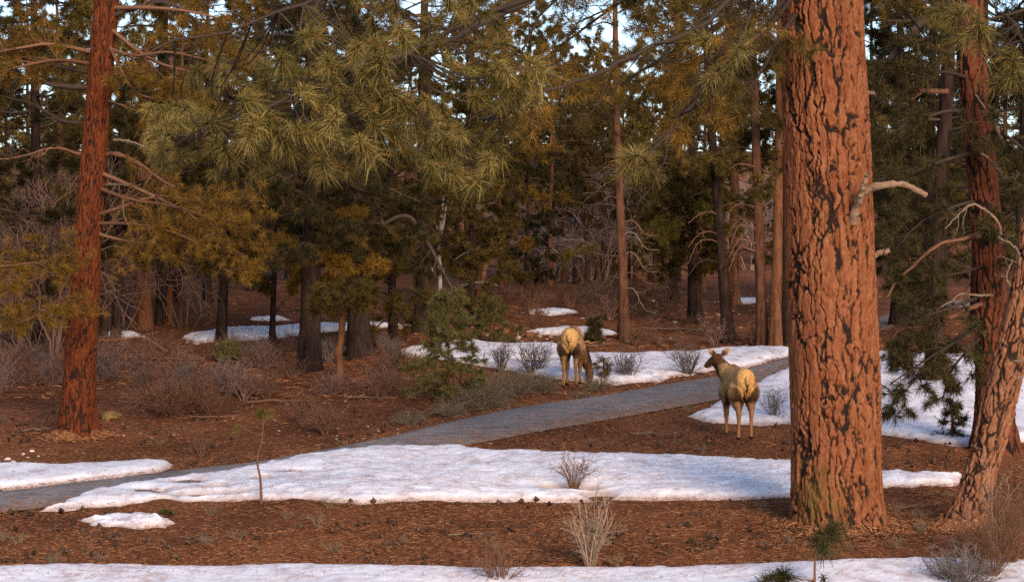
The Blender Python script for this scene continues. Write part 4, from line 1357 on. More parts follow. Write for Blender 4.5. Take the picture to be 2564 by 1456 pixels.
for k, (u, v, s, lab) in enumerate([(1290, 992, 1.15, 'long heap of grey brush lying along the path verge'), (1210, 1018, 1.0, 'grey brush heap below the fir sapling'), (1345, 982, .8, 'grey brush heap left of the grazing elk hooves'),
                                    (1120, 1040, .6, 'low tuft of grey dead grass on the path verge'), (1030, 1062, .55, 'lowest tuft of grey dead grass on the verge'), (1500, 975, .6, 'low brush beside the head of the grazing elk'),
                                    (1455, 996, .35, 'flattened brush below the hooves of the grazing elk')]):
    bush('brush_heap', lab, B_sage[k % 2], 'twig_sage', u, v, s, k * 1.3)
# shrub field among the trunks
rs_ = np.random.default_rng(91)
nsh = 0
for it in range(500):
    u, v = rs_.uniform(-40, 1010), rs_.uniform(864, 1010)
    if v > 985 - abs(u - 620) * .02 + 20 or (u > 880 and v < 850):
        continue
    if 130 < u < 260 and v > 960:
        continue
    if (735 < u < 815 and v > 915) or (835 < u < 945 and v > 885):
        continue
    p = gp(u, v)
    if on_snow(np.array([p[0]]), np.array([p[1]]))[0] and rs_.uniform() < .9:
        continue
    k = rs_.integers(0, 5)
    mt = ['twig_mauve', 'twig_brown', 'twig_darkgrey', 'twig_mauve', 'twig_brown'][k]
    me = (B_up + B_round)[k]
    bush('bare_shrub', 'leafless ' + {'twig_mauve': 'mauve grey', 'twig_brown': 'brown', 'twig_darkgrey': 'dark grey'}[mt] + ' shrub of the scrub under the left pines', me, mt, u, v, rs_.uniform(.7, 1.1) * (.5 + .5 * min(1, max(0, (v - 850) / 90))), rs_.uniform(0, 6.28),
         mt.split('_')[1] + ' shrubs of the left scrub')
    nsh += 1
    if nsh >= 80:
        break
for it in range(70):
    u, v = rs_.uniform(1270, 2000), rs_.uniform(735, 868)
    p = gp(u, v)
    if on_snow(np.array([p[0]]), np.array([p[1]]))[0]:
        continue
    k = rs_.integers(0, 3)
    bush('bare_shrub', 'small leafless ' + ('brown' if k else 'mauve') + ' shrub on the rubbly ground behind the elk', B_small[k] if rs_.uniform() < .7 else B_up[k], 'twig_brown' if k else 'twig_mauve', u, v, rs_.uniform(.7, 1.2), rs_.uniform(0, 6),
         'small shrubs behind the elk ' + ('brown' if k else 'mauve'))
# bare thickets
for k in range(6, 56):
    if k < 13:
        u, y = rs_.uniform(-40, 190), rs_.uniform(45, 58)
        lab, gr = 'bare mauve brown thicket tree left of the leaning red pine', 'bare thicket left of the red pine'
    elif k < 20:
        u, y = rs_.uniform(1330, 1540), rs_.uniform(76, 92)
        lab, gr = 'mauve leafless tree, light painted into its twigs, in the far gap between pines', 'leafless trees in the far gap'
    elif k > 25:
        u, y = rs_.uniform(0, 2560) if k > 44 else rs_.uniform(1200, 2000), rs_.uniform(98, 170)
        lab, gr = 'leafless mauve brown tree on the sunlit slope behind the forest', 'leafless trees on the far slope'
    else:
        u, y = rs_.uniform(250, 560), rs_.uniform(56, 70)
        lab, gr = 'bare mauve tree behind the amber pine bough', 'leafless trees behind the amber bough'
    x = (u - CX) / F * y
    bush('bare_tree', lab, B_thick[k % 3], 'twig_mauve' if k < 13 or 19 < k < 26 else 'twig_mauve_lit', 0, 0, rs_.uniform(.9, 1.4), rs_.uniform(0, 6.28), gr, (x, y, float(hgt(x, y))), 'tree')

# ------------------------------------------------------------------ saplings
def sapling(name, label, u, v, tip_uv, tufts, r0, seed, mt=None, size=.8, lean=(0, -.1, .9)):
    base = gp(u, v)
    d = base[1]
    root = thing(name, label, 'tree', base)
    path = [base - np.array([0, 0, .05])] + [P(a, b, d) for a, b in tip_uv]
    p = smooth_path(path, 24)
    mb = MB()
    rng = np.random.default_rng(seed)
    mb.tubes(p[None], np.linspace(r0, r0 * .35, 24)[None], 8)
    pos, sz = [], []
    for (a, b, s) in tufts:
        q = P(a, b, d + rng.uniform(-.15, .15))
        j = np.argmin(np.linalg.norm(p - q, axis=1) + np.maximum(0, p[:, 2] - q[2]) * .6)
        mb.tubes(smooth_path([p[max(j - 2, 0)], (p[max(j - 2, 0)] + q) / 2 + np.array([0, 0, -.03]), q], 6)[None], np.linspace(r0 * .4, r0 * .25, 6)[None], 5)
        pos.append(q)
        sz.append(s)
    add_part(root, 'stem', mb, 'bark_mid' if mt is None else 'limb_red')
    put_tufts(root, pos, sz, seed, lean, mt=mt)
    return root


sapling('pine_sapling', 'thin pine sapling with a yellow needle top standing in the snow edge', 655, 1258, [(652, 1200), (644, 1150), (656, 1100), (660, 1040)],
        [(658, 1028, .6), (642, 1034, .45), (674, 1036, .45), (600, 1064, .35)], .024, 61, 'needle_yellow', lean=(0, -.1, .8))
sapling('pine_sapling', 'young pine with drooping needle balls at the foot of the big pine', 2040, 1500, [(2040, 1440), (2042, 1390), (2055, 1345)],
        [(2055, 1335, 1.0), (2075, 1345, .9), (2040, 1350, .9), (2060, 1360, .9), (1955, 1432, 1.0), (1945, 1440, .9), (1970, 1445, .8), (2060, 1445, .7), (2030, 1460, .7)], .022, 62, 'needle_fir', lean=(0, -.1, .6))
sapling('pine_seedling', 'tiny green pine seedling beside the small snow heap', 420, 1290, [(420, 1280)], [(420, 1277, .5), (410, 1282, .4), (430, 1282, .4)], .01, 63, 'needle_fir')


def fir(name, label, u, v, hpx, wpx, seed, mt='needle_fir', nl=34, nn=20, ln=.075, nw=.007, gaps=.0, upper=1.):
    base = gp(u, v)
    d = base[1]
    s_ = d / F
    H, W = hpx * s_, wpx * s_
    rng = np.random.default_rng(seed)
    root = thing(name, label, 'tree', base)
    pts = np.array([[0, 0, -.05], [.01, 0, H * .4], [-.01, 0, H * .75], [0, 0, H]]) + base
    add_part(root, 'trunk', trunk_mesh(pts, [.035, .028, .016, .006], 8, 24, seed, .2, .15), 'bark_orange')
    limbs, rr = [], []
    for k in range(nl):
        t = .08 + .9 * (k + rng.uniform(-.3, .3)) / nl
        L = W * (1.05 - t * .8) * rng.uniform(.55, 1.1)
        a = k * 2.4 + rng.uniform(-.4, .4)
        q = np.linspace(0, 1, 8)[:, None]
        limbs.append(base + np.array([0, 0, H * t]) + np.array([np.cos(a), np.sin(a), .05 + .25 * t]) * q * L + np.array([0, 0, -.18]) * q * q * L)
        rr.append(np.linspace(.01, .004, 8))
    bm, nm = MB(), MB()
    grow_foliage(rng, np.array(limbs), np.array(rr), bm, nm, 9, .3, 4, .5, nn, ln, nw, up=.03, flat=.75, t0=.2)
    add_part(root, 'boughs', bm, 'limb_red')
    add_part(root, 'needles', nm, mt, kind='stuff')
    return root


fir('fir_sapling', 'dark green fir sapling with tiered branches beside the path', 1122, 1006, 285, 132, 71, 'needle_young', nl=38, nn=18, ln=.095, nw=.008)
fir('fir_sapling', 'small fir sapling on the snow behind the big red pine', 2384, 1104, 110, 50, 72, nl=10, nn=9)
fir('fir_seedling', 'tiny fir seedling at the muzzle of the grazing elk', 1512, 955, 60, 30, 73, 'needle_young', nl=7, nn=6)
fir('fir_sapling', 'little fir sapling just beyond the grazing elk', 1488, 856, 62, 26, 74, nl=14, nn=14)
fir('fir_sapling', 'low bushy fir right of the tiered fir sapling', 1230, 860, 120, 90, 75, 'needle_young', nl=18, nn=12, ln=.1, nw=.011)
fir('fir_sapling', 'low green fir clump at the foot of the slim black trunk', 575, 905, 50, 60, 76, 'needle_young', nl=12, nn=10, ln=.09, nw=.009)

# ------------------------------------------------------------------ stones
def stone_mesh(seed, flat=.6):
    bm = bmesh.new()
    bmesh.ops.create_icosphere(bm, subdivisions=2, radius=.5)
    rng = np.random.default_rng(seed)
    off = rng.uniform(0, 50, 3)
    co = np.array([v.co[:] for v in bm.verts])
    f = 1 + fbm(co * 2.2 + off, 2, seed) * .5
    for v, k in zip(bm.verts, f):
        v.co = v.co * float(k)
        v.co.z *= flat
        v.co.y *= .8
    me = bpy.data.meshes.new('stone')
    bm.to_mesh(me)
    bm.free()
    return me


STN = [stone_mesh(k, .55) for k in range(5)]


def stone(label, u, v, w, mt, k, group=None, name='stone'):
    p = gp(u, v)
    key = ('stone', k % 5, mt)
    me = KM.setdefault(key, copy_me(STN[k % 5], mt))
    s = w * p[1] / F
    o = obj(name, me, None, None, (p[0], p[1], p[2] + s * .12), None, k * 1.7, s)
    return tag(o, label, 'rock', group)


stone('golden weathered rock behind the foot of the left pine', 275, 1050, 52, 'stone_gold', 1, name='boulder')
stone('rust red boulder beyond the grazing elk', 1252, 836, 40, 'stone_red', 2, name='boulder')
stone('rust brown boulder left of the grazing elk rump', 1326, 842, 32, 'stone_red', 3, name='boulder')
stone('pale rock beside the rust red boulder', 1225, 840, 20, 'stone', 0, name='boulder')
rk = np.random.default_rng(12)
for k in range(60):
    u, v = (rk.uniform(1270, 1420), rk.uniform(828, 856)) if k < 22 else ((rk.uniform(1400, 1980), rk.uniform(755, 865)) if k < 46 else (rk.uniform(930, 1100), rk.uniform(805, 850)))
    p = gp(u, v)
    if on_snow(np.array([p[0]]), np.array([p[1]]))[0]:
        continue
    stone('small tan stone on the rubbly ground behind the elk', u, v, rk.uniform(6, 17), 'stone', k, 'tan stones behind the elk')
for k, (u, v, w) in enumerate([(20, 1150, 16), (58, 1138, 12), (80, 1130, 12), (34, 1158, 18), (70, 1146, 9), (12, 1164, 10), (96, 1142, 8)]):
    stone('small white stone on the litter above the left snow bank', u, v, w, 'stone_pale', k, 'white stones above the left snow bank')
for k in range(40):
    u, v = rk.uniform(200, 1000), rk.uniform(1000, 1110)
    stone('tan pebble in the needle litter beside the path', u, v, rk.uniform(4, 9), 'stone', k, 'pebbles in the litter beside the path')

# ------------------------------------------------------------------ fallen branches and dry grass tufts
rb = np.random.default_rng(66)
FALL = []
for k in range(4):
    pm = np.cumsum(np.concatenate([[[-.6, 0, .03]], np.stack([np.full(9, .13), rb.normal(size=9) * .03, rb.normal(size=9) * .012], -1)]), 0)
    mb = MB()
    rm_ = np.linspace(.022, .007, 10)
    mb.tubes(pm[None], rm_[None], 6, np.array([.5]))
    c, cr = spawn(rb, pm[None], rm_[None], 6, .2, .95, .5, 1.1, [.45], 5, -.02, .2, .6, .6)
    mb.tubes(c, cr, 4, rb.uniform(0, 1, len(c)))
    FALL.append(mb.mesh('fallen_branch'))
for k, (u, v, s_) in enumerate([(520, 1050, 1.1), (620, 985, 1.3), (330, 1010, 1.0), (700, 1010, 1.2), (930, 1000, 1.1), (1640, 1090, .8), (1340, 1290, .5), (780, 1300, .5), (1180, 1340, .6), (2300, 1270, .7), (500, 1350, .5),
                                (100, 1080, .9), (1700, 1330, .5), (1690, 830, 1.4), (1480, 870, 1.2), (1290, 835, 1.6), (1850, 1170, .6), (1060, 960, 1.2), (420, 900, 1.6), (640, 890, 1.5)]):
    mt_ = 'deadwood' if k % 3 else 'twig_brown'
    p_ = gp(u, v)
    o = obj('fallen_branch', KM.setdefault(('fall', k % 4, mt_), copy_me(FALL[k % 4], mt_)), None, None, (p_[0], p_[1], p_[2] + .01), None, rb.uniform(0, 6.28), s_)
    tag(o, ('pale' if k % 3 else 'dark brown') + ' fallen branch lying on the needle litter', 'branch', ('pale' if k % 3 else 'dark') + ' fallen branches on the litter')
GR = [bush_mesh(830 + k, 22, .2, .9, .004, (1, 1), .1, -.02) for k in range(2)]
ng = 0
for k in range(80):
    u, v = rb.uniform(0, 2560), rb.uniform(1000, 1415)
    p_ = gp(u, v)
    if on_snow(p_[:1], p_[1:2])[0] or inpoly(p_[:1], p_[1:2], pathpoly)[0]:
        continue
    bush('dry_grass', 'small tuft of dry grass poking out of the needle litter', GR[k % 2], 'twig_sage', u, v, rb.uniform(.6, 1.2), k, 'dry grass tufts in the litter', cat='grass')
    ng += 1
    if ng >= 36:
        break

# ------------------------------------------------------------------ litter on the forest floor
def scatter(rng, n, v0, v1, u0=-60, u1=2620):
    us, vs_ = rng.uniform(u0, u1, n), v0 + (v1 - v0) * rng.uniform(0, 1, n) ** .8
    r_x = (us - CX) / F
    # invert the plane analytically, then refine once on the height field
    k = (vs_ - VH) / F
    y = CAMZ / (k + .0742)
    for _ in range(3):
        h = hgt(r_x * y, y) - .0742 * y
        y = (CAMZ - h) / (k + .0742)
    return r_x * y, y


def sticks(name, label, n, v0, v1, L, w, mt, seed, mask=True, u0=-60, u1=2620, lift=.03, pts=None):
    rng = np.random.default_rng(seed)
    x, y = scatter(rng, n, v0, v1, u0, u1) if pts is None else pts
    if mask:
        keep = ~(on_snow(x, y) & (rng.uniform(size=len(x)) < .92)) & ~(inpoly(x, y, pathpoly) & (rng.uniform(size=len(x)) < .97))
        x, y = x[keep], y[keep]
    if mask:
        dens = fbm2(x, y, .7, 3, 90 + seed)
        keep = rng.uniform(size=len(x)) < np.clip(.75 + 1.3 * dens, .15, 1)
        x, y = x[keep], y[keep]
    n = len(x)
    z = hgt(x, y) + rng.uniform(.004, lift, n) + (snow_top(x, y) if mask else 0)
    a = rng.uniform(0, np.pi, n)
    d = np.stack([np.cos(a), np.sin(a), rng.normal(size=n) * .18], -1) * (L * rng.uniform(.5, 1.2, n))[:, None] * .5
    sd = np.stack([-np.sin(a), np.cos(a), rng.normal(size=n) * .9], -1)
    sd = nrm(sd) * (w * rng.uniform(.6, 1.3, n))[:, None] * .5
    c = np.stack([x, y, z], -1)
    b = np.array([0, 0, 1]) * (L * .1 * rng.uniform(-.3, 1, n))[:, None]
    V = np.stack([c - d - sd, c - d + sd, c + b + sd, c + b - sd, c + d + sd * .4, c + d - sd * .4], 1).reshape(-1, 3)
    nb = np.arange(n)[:, None] * 6
    mb = MB()
    mb.add(V, nb + np.array([[0, 1, 2, 3]]), np.repeat(rng.uniform(0, 1, n), 6))
    mb.f.append(nb + np.array([[3, 2, 4, 5]]))
    o = obj(name, mb.mesh(name), M[mt])
    return tag(o, label, 'litter', kind='stuff')


sticks('needle_litter', 'loose brown pine needles covering the forest floor', 170000, 985, 1470, .085, .0052, 'litter', 31)
sticks('needle_litter', 'coarse dry needles and twigs on the near forest floor', 2200, 1060, 1470, .17, .009, 'litter_orange', 32, lift=.05)
sticks('dead_grass', 'dead stems and bark scraps on the far forest floor', 16000, 740, 1000, .22, .02, 'litter', 33, lift=.05)
# orange needles drifted along both path edges
re_ = np.random.default_rng(34)
n_ = 9000
ei = re_.integers(0, 215, n_)
es = re_.uniform(size=n_) < .5
pe = np.where(es[:, None], upw[ei], low[ei]) + re_.normal(size=(n_, 2)) * np.where(es, .14, .3)[:, None]
o = sticks('needle_litter', 'orange pine needles drifted along the edges of the path', n_, 0, 0, .1, .007, 'litter_orange', 35, mask=False, lift=.03, pts=(pe[:, 0], pe[:, 1]))
o.location.z += .03
n_ = 5000
ei = re_.integers(0, 215, n_)
f_ = re_.uniform(0, 1, (n_, 1)) ** .45
pe = upw[ei] * (1 - f_) + low[ei] * f_ + re_.normal(size=(n_, 2)) * .1
o = sticks('needle_litter', 'stray needles blown across the asphalt', n_, 0, 0, .1, .008, 'litter', 36, mask=False, lift=.008, pts=(pe[:, 0], pe[:, 1]))
o.location.z += .043


for (u_, v_, r_, lab_) in ((2104, 1318, .66, 'shed bark and needles heaped round the foot of the big red pine'), (193, 1092, .42, 'shed bark and needles heaped round the foot of the left red pine'),
                           (2410, 1318, .36, 'shed bark and needles heaped round the foot of the leaning pine')):
    c_ = gp(u_, v_)
    n_ = 5200
    a_ = re_.uniform(0, 6.283, n_)
    q_ = r_ * (.9 + np.abs(re_.normal(size=n_)) * .38)
    o = sticks('bark_litter', lab_, n_, 0, 0, .09, .016, 'litter', 37, mask=False, lift=.02, pts=(c_[0] + np.cos(a_) * q_, c_[1] + np.sin(a_) * q_))
    co_ = np.empty(len(o.data.vertices) * 3, np.float32)
    o.data.vertices.foreach_get('co', co_)
    co_ = co_.reshape(-1, 3)
    d_ = np.hypot(co_[:, 0] - c_[0], co_[:, 1] - c_[1])
    co_[:, 2] += .16 * np.exp(-np.maximum(d_ - r_ * .9, 0) / (r_ * .3)) * re_.uniform(.3, 1, len(co_) // 6).repeat(6)
    o.data.vertices.foreach_set('co', co_.ravel())


def cone_mesh(seed):
    rng = np.random.default_rng(seed)
    mb = MB()
    n, S = 6, 7
    t = np.linspace(0, 1, n)
    r = .04 * np.sin(np.pi * (t * .85 + .1)) ** .8
    th = np.arange(S) / S * 6.283
    V = []
    for k in range(n):
        rr = r[k] * (1 + .35 * np.cos(th * 3.5 + k * 2.1)) * (1 + .2 * rng.normal(size=S))
        V.append(np.stack([np.full(S, t[k] * .1 - .05), np.cos(th + k * .4) * rr, np.sin(th + k * .4) * rr], -1))
    V = np.array(V)
    i, j = np.meshgrid(np.arange(n - 1), np.arange(S), indexing='ij')
    j2 = (j + 1) % S
    return V.reshape(-1, 3), np.stack([i * S + j, i * S + j2, (i + 1) * S + j2, (i + 1) * S + j], -1).reshape(-1, 4)


rc = np.random.default_rng(44)
cx_, cy_ = scatter(rc, 1900, 1000, 1440)
k_ = (fbm2(cx_, cy_, 1.1, 2, 95) > -.05) & ~on_snow(cx_, cy_) & ~inpoly(cx_, cy_, pathpoly)
cx_, cy_ = cx_[k_], cy_[k_]
mb = MB()
protos = [cone_mesh(k) for k in range(5)]
for x, y in zip(cx_, cy_):
    v, f = protos[rc.integers(0, 5)]
    a, s = rc.uniform(0, 6.28), rc.uniform(.35, 1.05)
    w = np.stack([v[:, 0] * np.cos(a) - v[:, 1] * np.sin(a), v[:, 0] * np.sin(a) + v[:, 1] * np.cos(a), v[:, 2]], -1) * s
    mb.add(w + np.array([x, y, float(hgt(x, y)) + .03 * s]), f, rc.uniform(0, 1))
o = obj('pine_cones', mb.mesh('pine_cones', False), M['cone'])
tag(o, 'fallen dark pine cones dotted over the needle litter', 'pine cones', kind='stuff')


# ------------------------------------------------------------------ the two elk
def loft(mb, secs, S=20):
    """secs: (centre, side half vector, up half vector) rings, closed at both ends"""
    th = np.arange(S) / S * 2 * np.pi
    V = np.array([np.array(c)[None] + np.cos(th)[:, None] * np.array(a)[None] + np.sin(th)[:, None] * np.array(b)[None] for c, a, b in secs])
    n = len(secs)
    i, j = np.meshgrid(np.arange(n - 1), np.arange(S), indexing='ij')
    j2 = (j + 1) % S
    F4 = np.stack([i * S + j, i * S + j2, (i + 1) * S + j2, (i + 1) * S + j], -1).reshape(-1, 4)
    base = mb.n
    mb.add(V.reshape(-1, 3), F4)
    c0 = mb.n
    mb.add(np.array([secs[0][0], secs[-1][0]]), np.zeros((0, 4), int))
    jj = np.arange(S)
    jn = (jj + 1) % S
    mb.f.append(np.stack([np.full(S, c0), base + jn, base + jj], -1))
    mb.f.append(np.stack([np.full(S, c0 + 1), base + (n - 1) * S + jj, base + (n - 1) * S + jn], -1))


def chain(mb, pts, rx, ry=None, n=16, S=14):
    """smooth tapered limb: rx side radius, ry fore-aft radius"""
    ry = rx if ry is None else ry
    p = smooth_path(np.concatenate([np.array(pts, float), np.array(rx)[:, None], np.array(ry)[:, None]], 1), n)
    c = p[:, :3]
    T = nrm(np.gradient(c, axis=0))
    secs = []
    for k in range(n):
        a = np.cross(T[k], [0, 1, .001]) if abs(T[k][1]) < .8 else np.array([1., 0, 0])
        a = a - T[k] * (a @ T[k])
        a = a / np.linalg.norm(a)
        b = np.cross(T[k], a)
        e = np.sqrt(max(0., 1 - (max(0, abs((k / (n - 1)) * 2 - 1) - .86) / .16) ** 2)) if k in (0, n - 1) else 1
        secs.append((c[k], a * p[k, 3] * max(e, .5), b * p[k, 4] * max(e, .5)))
    loft(mb, secs, S)


def elk_body(hind, fore, neck, head, ears, tail_up=.0):
    mb = MB()
    WS = .88
    tor = [(-.74, 1.10, .06, .09), (-.71, 1.11, .13, .16), (-.64, 1.115, .195, .215), (-.52, 1.11, .245, .245), (-.36, 1.075, .26, .255), (-.15, 1.04, .275, .275), (.08, 1.02, .285, .295),
           (.28, 1.03, .27, .31), (.46, 1.07, .235, .31), (.6, 1.1, .19, .26), (.7, 1.12, .12, .17), (.75, 1.12, .05, .08)]
    loft(mb, [((0, y, z), (w * WS, 0, 0), (0, 0, h)) for y, z, w, h in tor], 26)
    for s, j in zip((-1, 1), hind):
        # hip, knee, hock, fetlock, hoof (y, z) with x offset
        hx = s * .15
        chain(mb, [(hx * .9, -.50, 1.06), (hx * 1.02, j[0][0] * .45 - .26, (j[0][1] + 1.0) / 2), (hx, j[0][0], j[0][1]), (hx * .92, (j[0][0] + j[1][0]) / 2, (j[0][1] + j[1][1]) / 2), (hx * .85, j[1][0], j[1][1]),
                   (hx * .85, (j[1][0] + j[2][0]) / 2, (j[1][1] + j[2][1]) / 2), (hx * .87, j[2][0], j[2][1]), (hx * .9, j[3][0], j[3][1])],
              [.14, .15, .115, .07, .05, .032, .036, .046], [.21, .21, .155, .088, .062, .036, .041, .056], 30)
    for s, j in zip((-1, 1), fore):
        fx = s * .15
        chain(mb, [(fx, .44, 1.0), (fx * 1.08, .42, .82), (fx * 1.0, j[0][0], j[0][1]), (fx * .95, (j[0][0] + j[1][0]) / 2, (j[0][1] + j[1][1]) / 2), (fx * .9, j[1][0], j[1][1]),
                   (fx * .9, (j[1][0] + j[2][0]) / 2, (j[1][1] + j[2][1]) / 2), (fx * .9, j[2][0], j[2][1]), (fx * .9, j[3][0], j[3][1])],
              [.10, .115, .088, .06, .05, .032, .036, .046], [.15, .16, .11, .066, .055, .035, .04, .056], 30)
    chain(mb, neck[0], neck[1], neck[2], 20, 18)
    chain(mb, head[0], head[1], head[2], 22, 16)
    for e in ears:
        b, t, wdir = np.array(e[0]), np.array(e[1]), np.array(e[2])
        ax = t - b
        nn_ = np.cross(ax / np.linalg.norm(ax), wdir)
        secs = [(b + ax * q, wdir * w, nn_ * .026 * k) for q, w, k in [(0, .03, 1), (.15, .055, 1), (.4, .078, .9), (.65, .07, .8), (.85, .042, .7), (1, .01, .5)]]
        loft(mb, secs, 12)
    # tail
    chain(mb, [(0, -.70, 1.2), (0, -.765, 1.16), (.01, -.785, 1.08), (.015, -.775, 1.03)], [.035, .05, .045, .02], [.03, .035, .035, .02], 10, 10)
    me = mb.mesh('elk_raw')
    o = bpy.data.objects.new('elk_raw', me)
    COL.objects.link(o)
    md = o.modifiers.new('r', 'REMESH')
    md.mode = 'VOXEL'
    md.voxel_size = .0145
    sm = o.modifiers.new('s', 'SMOOTH')
    sm.iterations = 5
    sm.factor = .5
    dg_ = bpy.context.evaluated_depsgraph_get()
    out = bpy.data.meshes.new_from_object(o.evaluated_get(dg_))
    bpy.data.objects.remove(o)
    bpy.data.meshes.remove(me)
    return out


def elk_colour(me, neckline, headline, flip, dark_line):
    n = len(me.vertices)
    co = np.empty(n * 3, np.float32)
    me.vertices.foreach_get('co', co)
    co = co.reshape(-1, 3).astype(float)
    x, y, z = co.T
    nz = fbm(co * 9, 3, 5)
    n2 = fbm(co * 30, 2, 8)
    tan, cream, brown, dark, black = (np.array(c) for c in ((.44, .25, .115), (.64, .37, .135), (.19, .088, .038), (.035, .018, .012), (.012, .008, .007)))
    c = np.repeat(tan[None], n, 0) * (1 + .2 * nz + .12 * n2)[:, None]

    def blend(w, colr):
        nonlocal c
        w = np.clip(w, 0, 1)[:, None]
        c = c * (1 - w) + colr[None] * (1 + .15 * n2)[:, None] * w
    blend(sstep(.92, .78, z + .05 * nz) * .8, brown)                      # lower flanks
    blend(sstep(.86, .70, z) * (np.abs(y) < .42) * (np.abs(x) < .2), dark)   # belly
    blend(sstep(1.27, 1.34, z) * sstep(.1, .03, np.abs(x)) * (y < .5) * .6, brown)   # dorsal line

    def near(line, r):
        L = smooth_path(np.array(line, float), 24)
        d = np.min(np.linalg.norm(co[:, None, :] - L[None], axis=2), axis=1)
        return sstep(r * 1.35, r * .9, d)
    blend(near(neckline, .2) * sstep(.50, .66, y + .06 * nz), dark)
    blend(near(headline, .14), brown * .62)
    # rump patch seen from behind
    rear = sstep(-.43, -.50, y + .02 * nz)
    wv = (.2 if dark_line else .168) * np.sqrt(np.clip(1 - ((z - 1.15) / .21) ** 2, 0, 1))
    wv = np.where(z < 1.02, np.maximum(.02 + (z - .74) * .52, 0) * (z > .74), wv)
    patch = sstep(.04, -.03, np.abs(x) - wv + .02 * nz) * rear * (z > .74)
    blend(sstep(.30, .2, np.abs(x)) * sstep(1.04, .98, z) * sstep(.68, .76, z) * sstep(-.42, -.5, y) * .9, dark)
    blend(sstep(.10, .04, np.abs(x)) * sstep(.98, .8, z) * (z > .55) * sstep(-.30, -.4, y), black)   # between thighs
    rim = sstep(.07, .0, np.abs(x) - wv) * (1 - patch) * rear * (z > 1.0)
    blend(rim * .75, dark)
    blend(patch, cream)
    tl = (y < -.735) & (np.abs(x) < .07)
    blend(tl * sstep(1.22, 1.1, z) * .4, np.array((.4, .2, .08)))
    if dark_line:
        blend(sstep(.018, .006, np.abs(x + .005)) * sstep(1.12, 1.06, z) * sstep(.9, .96, z) * (y < -.6), dark)
    else:
        blend(sstep(.03, .012, np.abs(x - .0)) * sstep(1.06, 1.03, z) * sstep(.85, .93, z) * (y < -.55), dark)
    legs = sstep(.62, .5, z)
    blend(legs * (np.abs(x) < .3) * (y < .6) * .9, np.array((.27, .13, .054)))
    blend(sstep(.7, .55, z) * sstep(.3, .35, y) * sstep(.3, .45, z) * .6 * (y < .56), brown)
    blend(sstep(.07, .05, z) * (y < .65), black)
    at = me.attributes.new('hide', 'FLOAT_COLOR', 'POINT')
    at.data.foreach_set('color', np.concatenate([np.clip(c, 0, 1), np.ones((n, 1))], 1).astype(np.float32).ravel())
    me.polygons.foreach_set('use_smooth', np.ones(len(me.polygons), bool))


def fur(root, me, n, seed, neckline):
    """short hairs standing off the hide, longer along the neck"""
    rng = np.random.default_rng(seed)
    nv, nf = len(me.vertices), len(me.polygons)
    co = np.empty(nv * 3, np.float32)
    me.vertices.foreach_get('co', co)
    co = co.reshape(-1, 3).astype(float)
    col = np.empty(nv * 4, np.float32)
    me.attributes['hide'].data.foreach_get('color', col)
    col = col.reshape(-1, 4)
    ce, no, ar = np.empty(nf * 3, np.float32), np.empty(nf * 3, np.float32), np.empty(nf, np.float32)
    me.polygons.foreach_get('center', ce)
    me.polygons.foreach_get('normal', no)
    me.polygons.foreach_get('area', ar)
    fv = np.array([p.vertices[0] for p in me.polygons])
    ce, no = ce.reshape(-1, 3), no.reshape(-1, 3)
    pick = rng.choice(nf, n, p=ar / ar.sum())
    c, nn_, k = ce[pick] + rng.normal(size=(n, 3)) * .006, no[pick], col[fv[pick]]
    L = smooth_path(np.array(neckline, float), 20)
    dn = np.min(np.linalg.norm(c[:, None] - L[None], axis=2), axis=1)
    mane = sstep(.3, .2, dn) * sstep(.45, .6, c[:, 1])
    ln = np.where(c[:, 2] < .55, .016, .036) * rng.uniform(.6, 1.3, n) * (1 + 1.1 * mane)
    d = nrm(nn_ * .3 + np.array([0, -.6, -.6]) + rng.normal(size=(n, 3)) * .22)
    d = d + nn_ * np.maximum(0, .12 - (d * nn_).sum(1))[:, None]
    sdv = nrm(np.cross(d, nn_ + rng.normal(size=(n, 3)) * .3)) * (.0045 * rng.uniform(.6, 1.3, n))[:, None]
    V = np.stack([c - nn_ * .004 - sdv, c - nn_ * .004 + sdv, c + d * ln[:, None]], 1).reshape(-1, 3)
    mb = MB()
    mb.add(V, np.arange(len(V)).reshape(-1, 3))
    kk = np.repeat(k * (rng.uniform(.85, 1.3, n))[:, None], 3, 0)
    o = obj('fur', mb.mesh('fur', True, {'hide': np.clip(kk, 0, 1)}), M['elk'], root_body[root.name], kind='stuff')
    return o


def ball(parent, name, c, r, mt):
    bm = bmesh.new()
    bmesh.ops.create_uvsphere(bm, u_segments=12, v_segments=8, radius=r)
    me = bpy.data.meshes.new(name)
    bm.to_mesh(me)
    bm.free()
    o = obj(name, me, M[mt], parent, c)
    return o


root_body = {}


def put_elk(name, label, me, u, v, heading, sc):
    p = gp(u, v)
    root = thing(name, label, 'elk', p, None, heading, sc)
    me.materials.clear()
    root_body[root.name] = obj('body', me, M['elk'], root)
    return root


H_STAND = [(-.40, .74), (-.60, .52), (-.58, .12), (-.55, .005)]
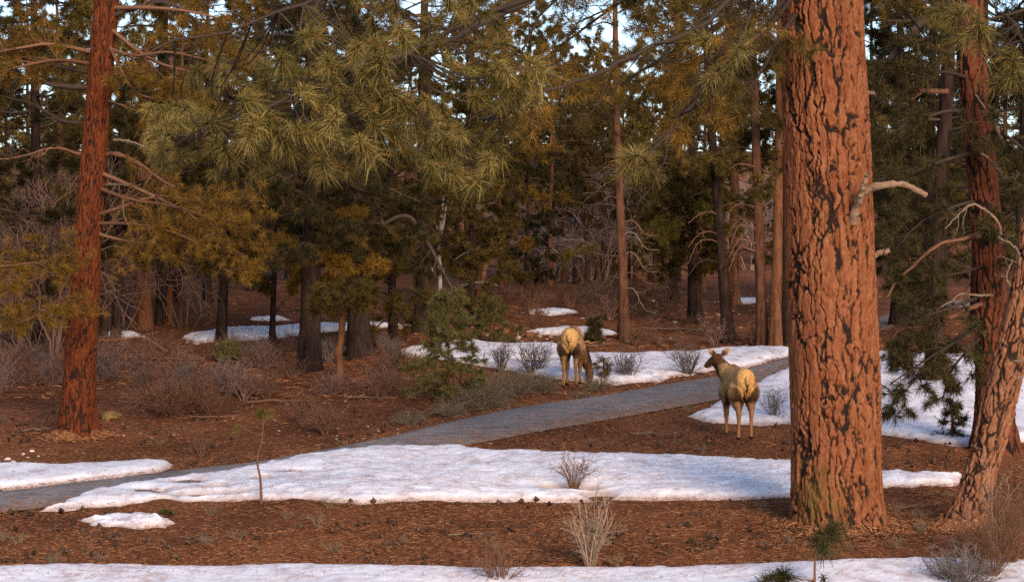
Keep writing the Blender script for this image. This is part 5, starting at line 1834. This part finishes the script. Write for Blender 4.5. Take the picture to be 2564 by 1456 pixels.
# standing elk: head raised and turned to the left
neck_l = [(0, .42, 1.08), (-.06, .60, 1.18), (-.14, .72, 1.3), (-.2, .79, 1.4), (-.22, .81, 1.45)]
head_l = [(-.185, .77, 1.46), (-.21, .81, 1.475), (-.26, .89, 1.44), (-.32, .97, 1.38), (-.385, 1.05, 1.315), (-.405, 1.08, 1.295)]
me_e = elk_body([H_STAND, [(-.36, .74), (-.54, .52), (-.5, .12), (-.46, .005)]], [[(.36, .68), (.40, .40), (.38, .11), (.42, .005)], [(.44, .68), (.52, .40), (.52, .11), (.56, .005)]],
                (neck_l, [.2, .17, .135, .11, .085], [.27, .24, .175, .135, .09]), (head_l, [.075, .092, .088, .07, .052, .035], [.07, .095, .09, .068, .055, .04]),
                [((-.255, .77, 1.52), (-.44, .66, 1.66), (.42, .2, .62)), ((-.135, .83, 1.53), (.04, .86, 1.68), (.42, .1, -.68))])
elk_colour(me_e, neck_l, head_l, 1, False)
r1_ = put_elk('elk', 'standing cow elk with raised head turned left, beside the path', me_e, 1848, 1094, math.radians(7), 1.0)
fur(r1_, me_e, 11000, 1, neck_l)
ball(root_body[r1_.name], 'eye', (-.335, .875, 1.44), .02, 'eye')
# grazing elk: neck lowered to the right
neck_g = [(.0, .45, 1.02), (.1, .62, .88), (.2, .72, .68), (.28, .78, .46), (.32, .80, .34)]
head_g = [(.31, .79, .40), (.33, .79, .32), (.345, .77, .22), (.345, .74, .12), (.34, .71, .045), (.335, .70, .03)]
me_g = elk_body([[(-.36, .74), (-.68, .52), (-.66, .12), (-.63, .005)], [(-.26, .73), (-.46, .52), (-.36, .14), (-.32, .02)]],
                [[(.36, .68), (.34, .40), (.26, .11), (.28, .005)], [(.46, .68), (.56, .40), (.6, .11), (.64, .005)]],
                (neck_g, [.2, .17, .14, .12, .09], [.27, .24, .19, .15, .1]), (head_g, [.08, .095, .09, .07, .055, .035], [.08, .1, .09, .07, .055, .04]),
                [((.25, .76, .44), (.12, .74, .54), (.4, -.2, .5)), ((.39, .80, .44), (.54, .82, .5), (.4, .2, -.5))])
elk_colour(me_g, neck_g, head_g, 1, True)
r2_ = put_elk('elk', 'grazing cow elk seen from behind with head lowered to the ground', me_g, 1432, 966, math.radians(-7), 1.0)
fur(r2_, me_g, 11000, 2, neck_g)
print('tris', sum(len(m.loop_triangles) if m.loop_triangles else sum(max(0, p.loop_total - 2) for p in m.polygons) if len(m.polygons) < 200 else len(m.loops) - 2 * len(m.polygons) for m in bpy.data.meshes if m.users))
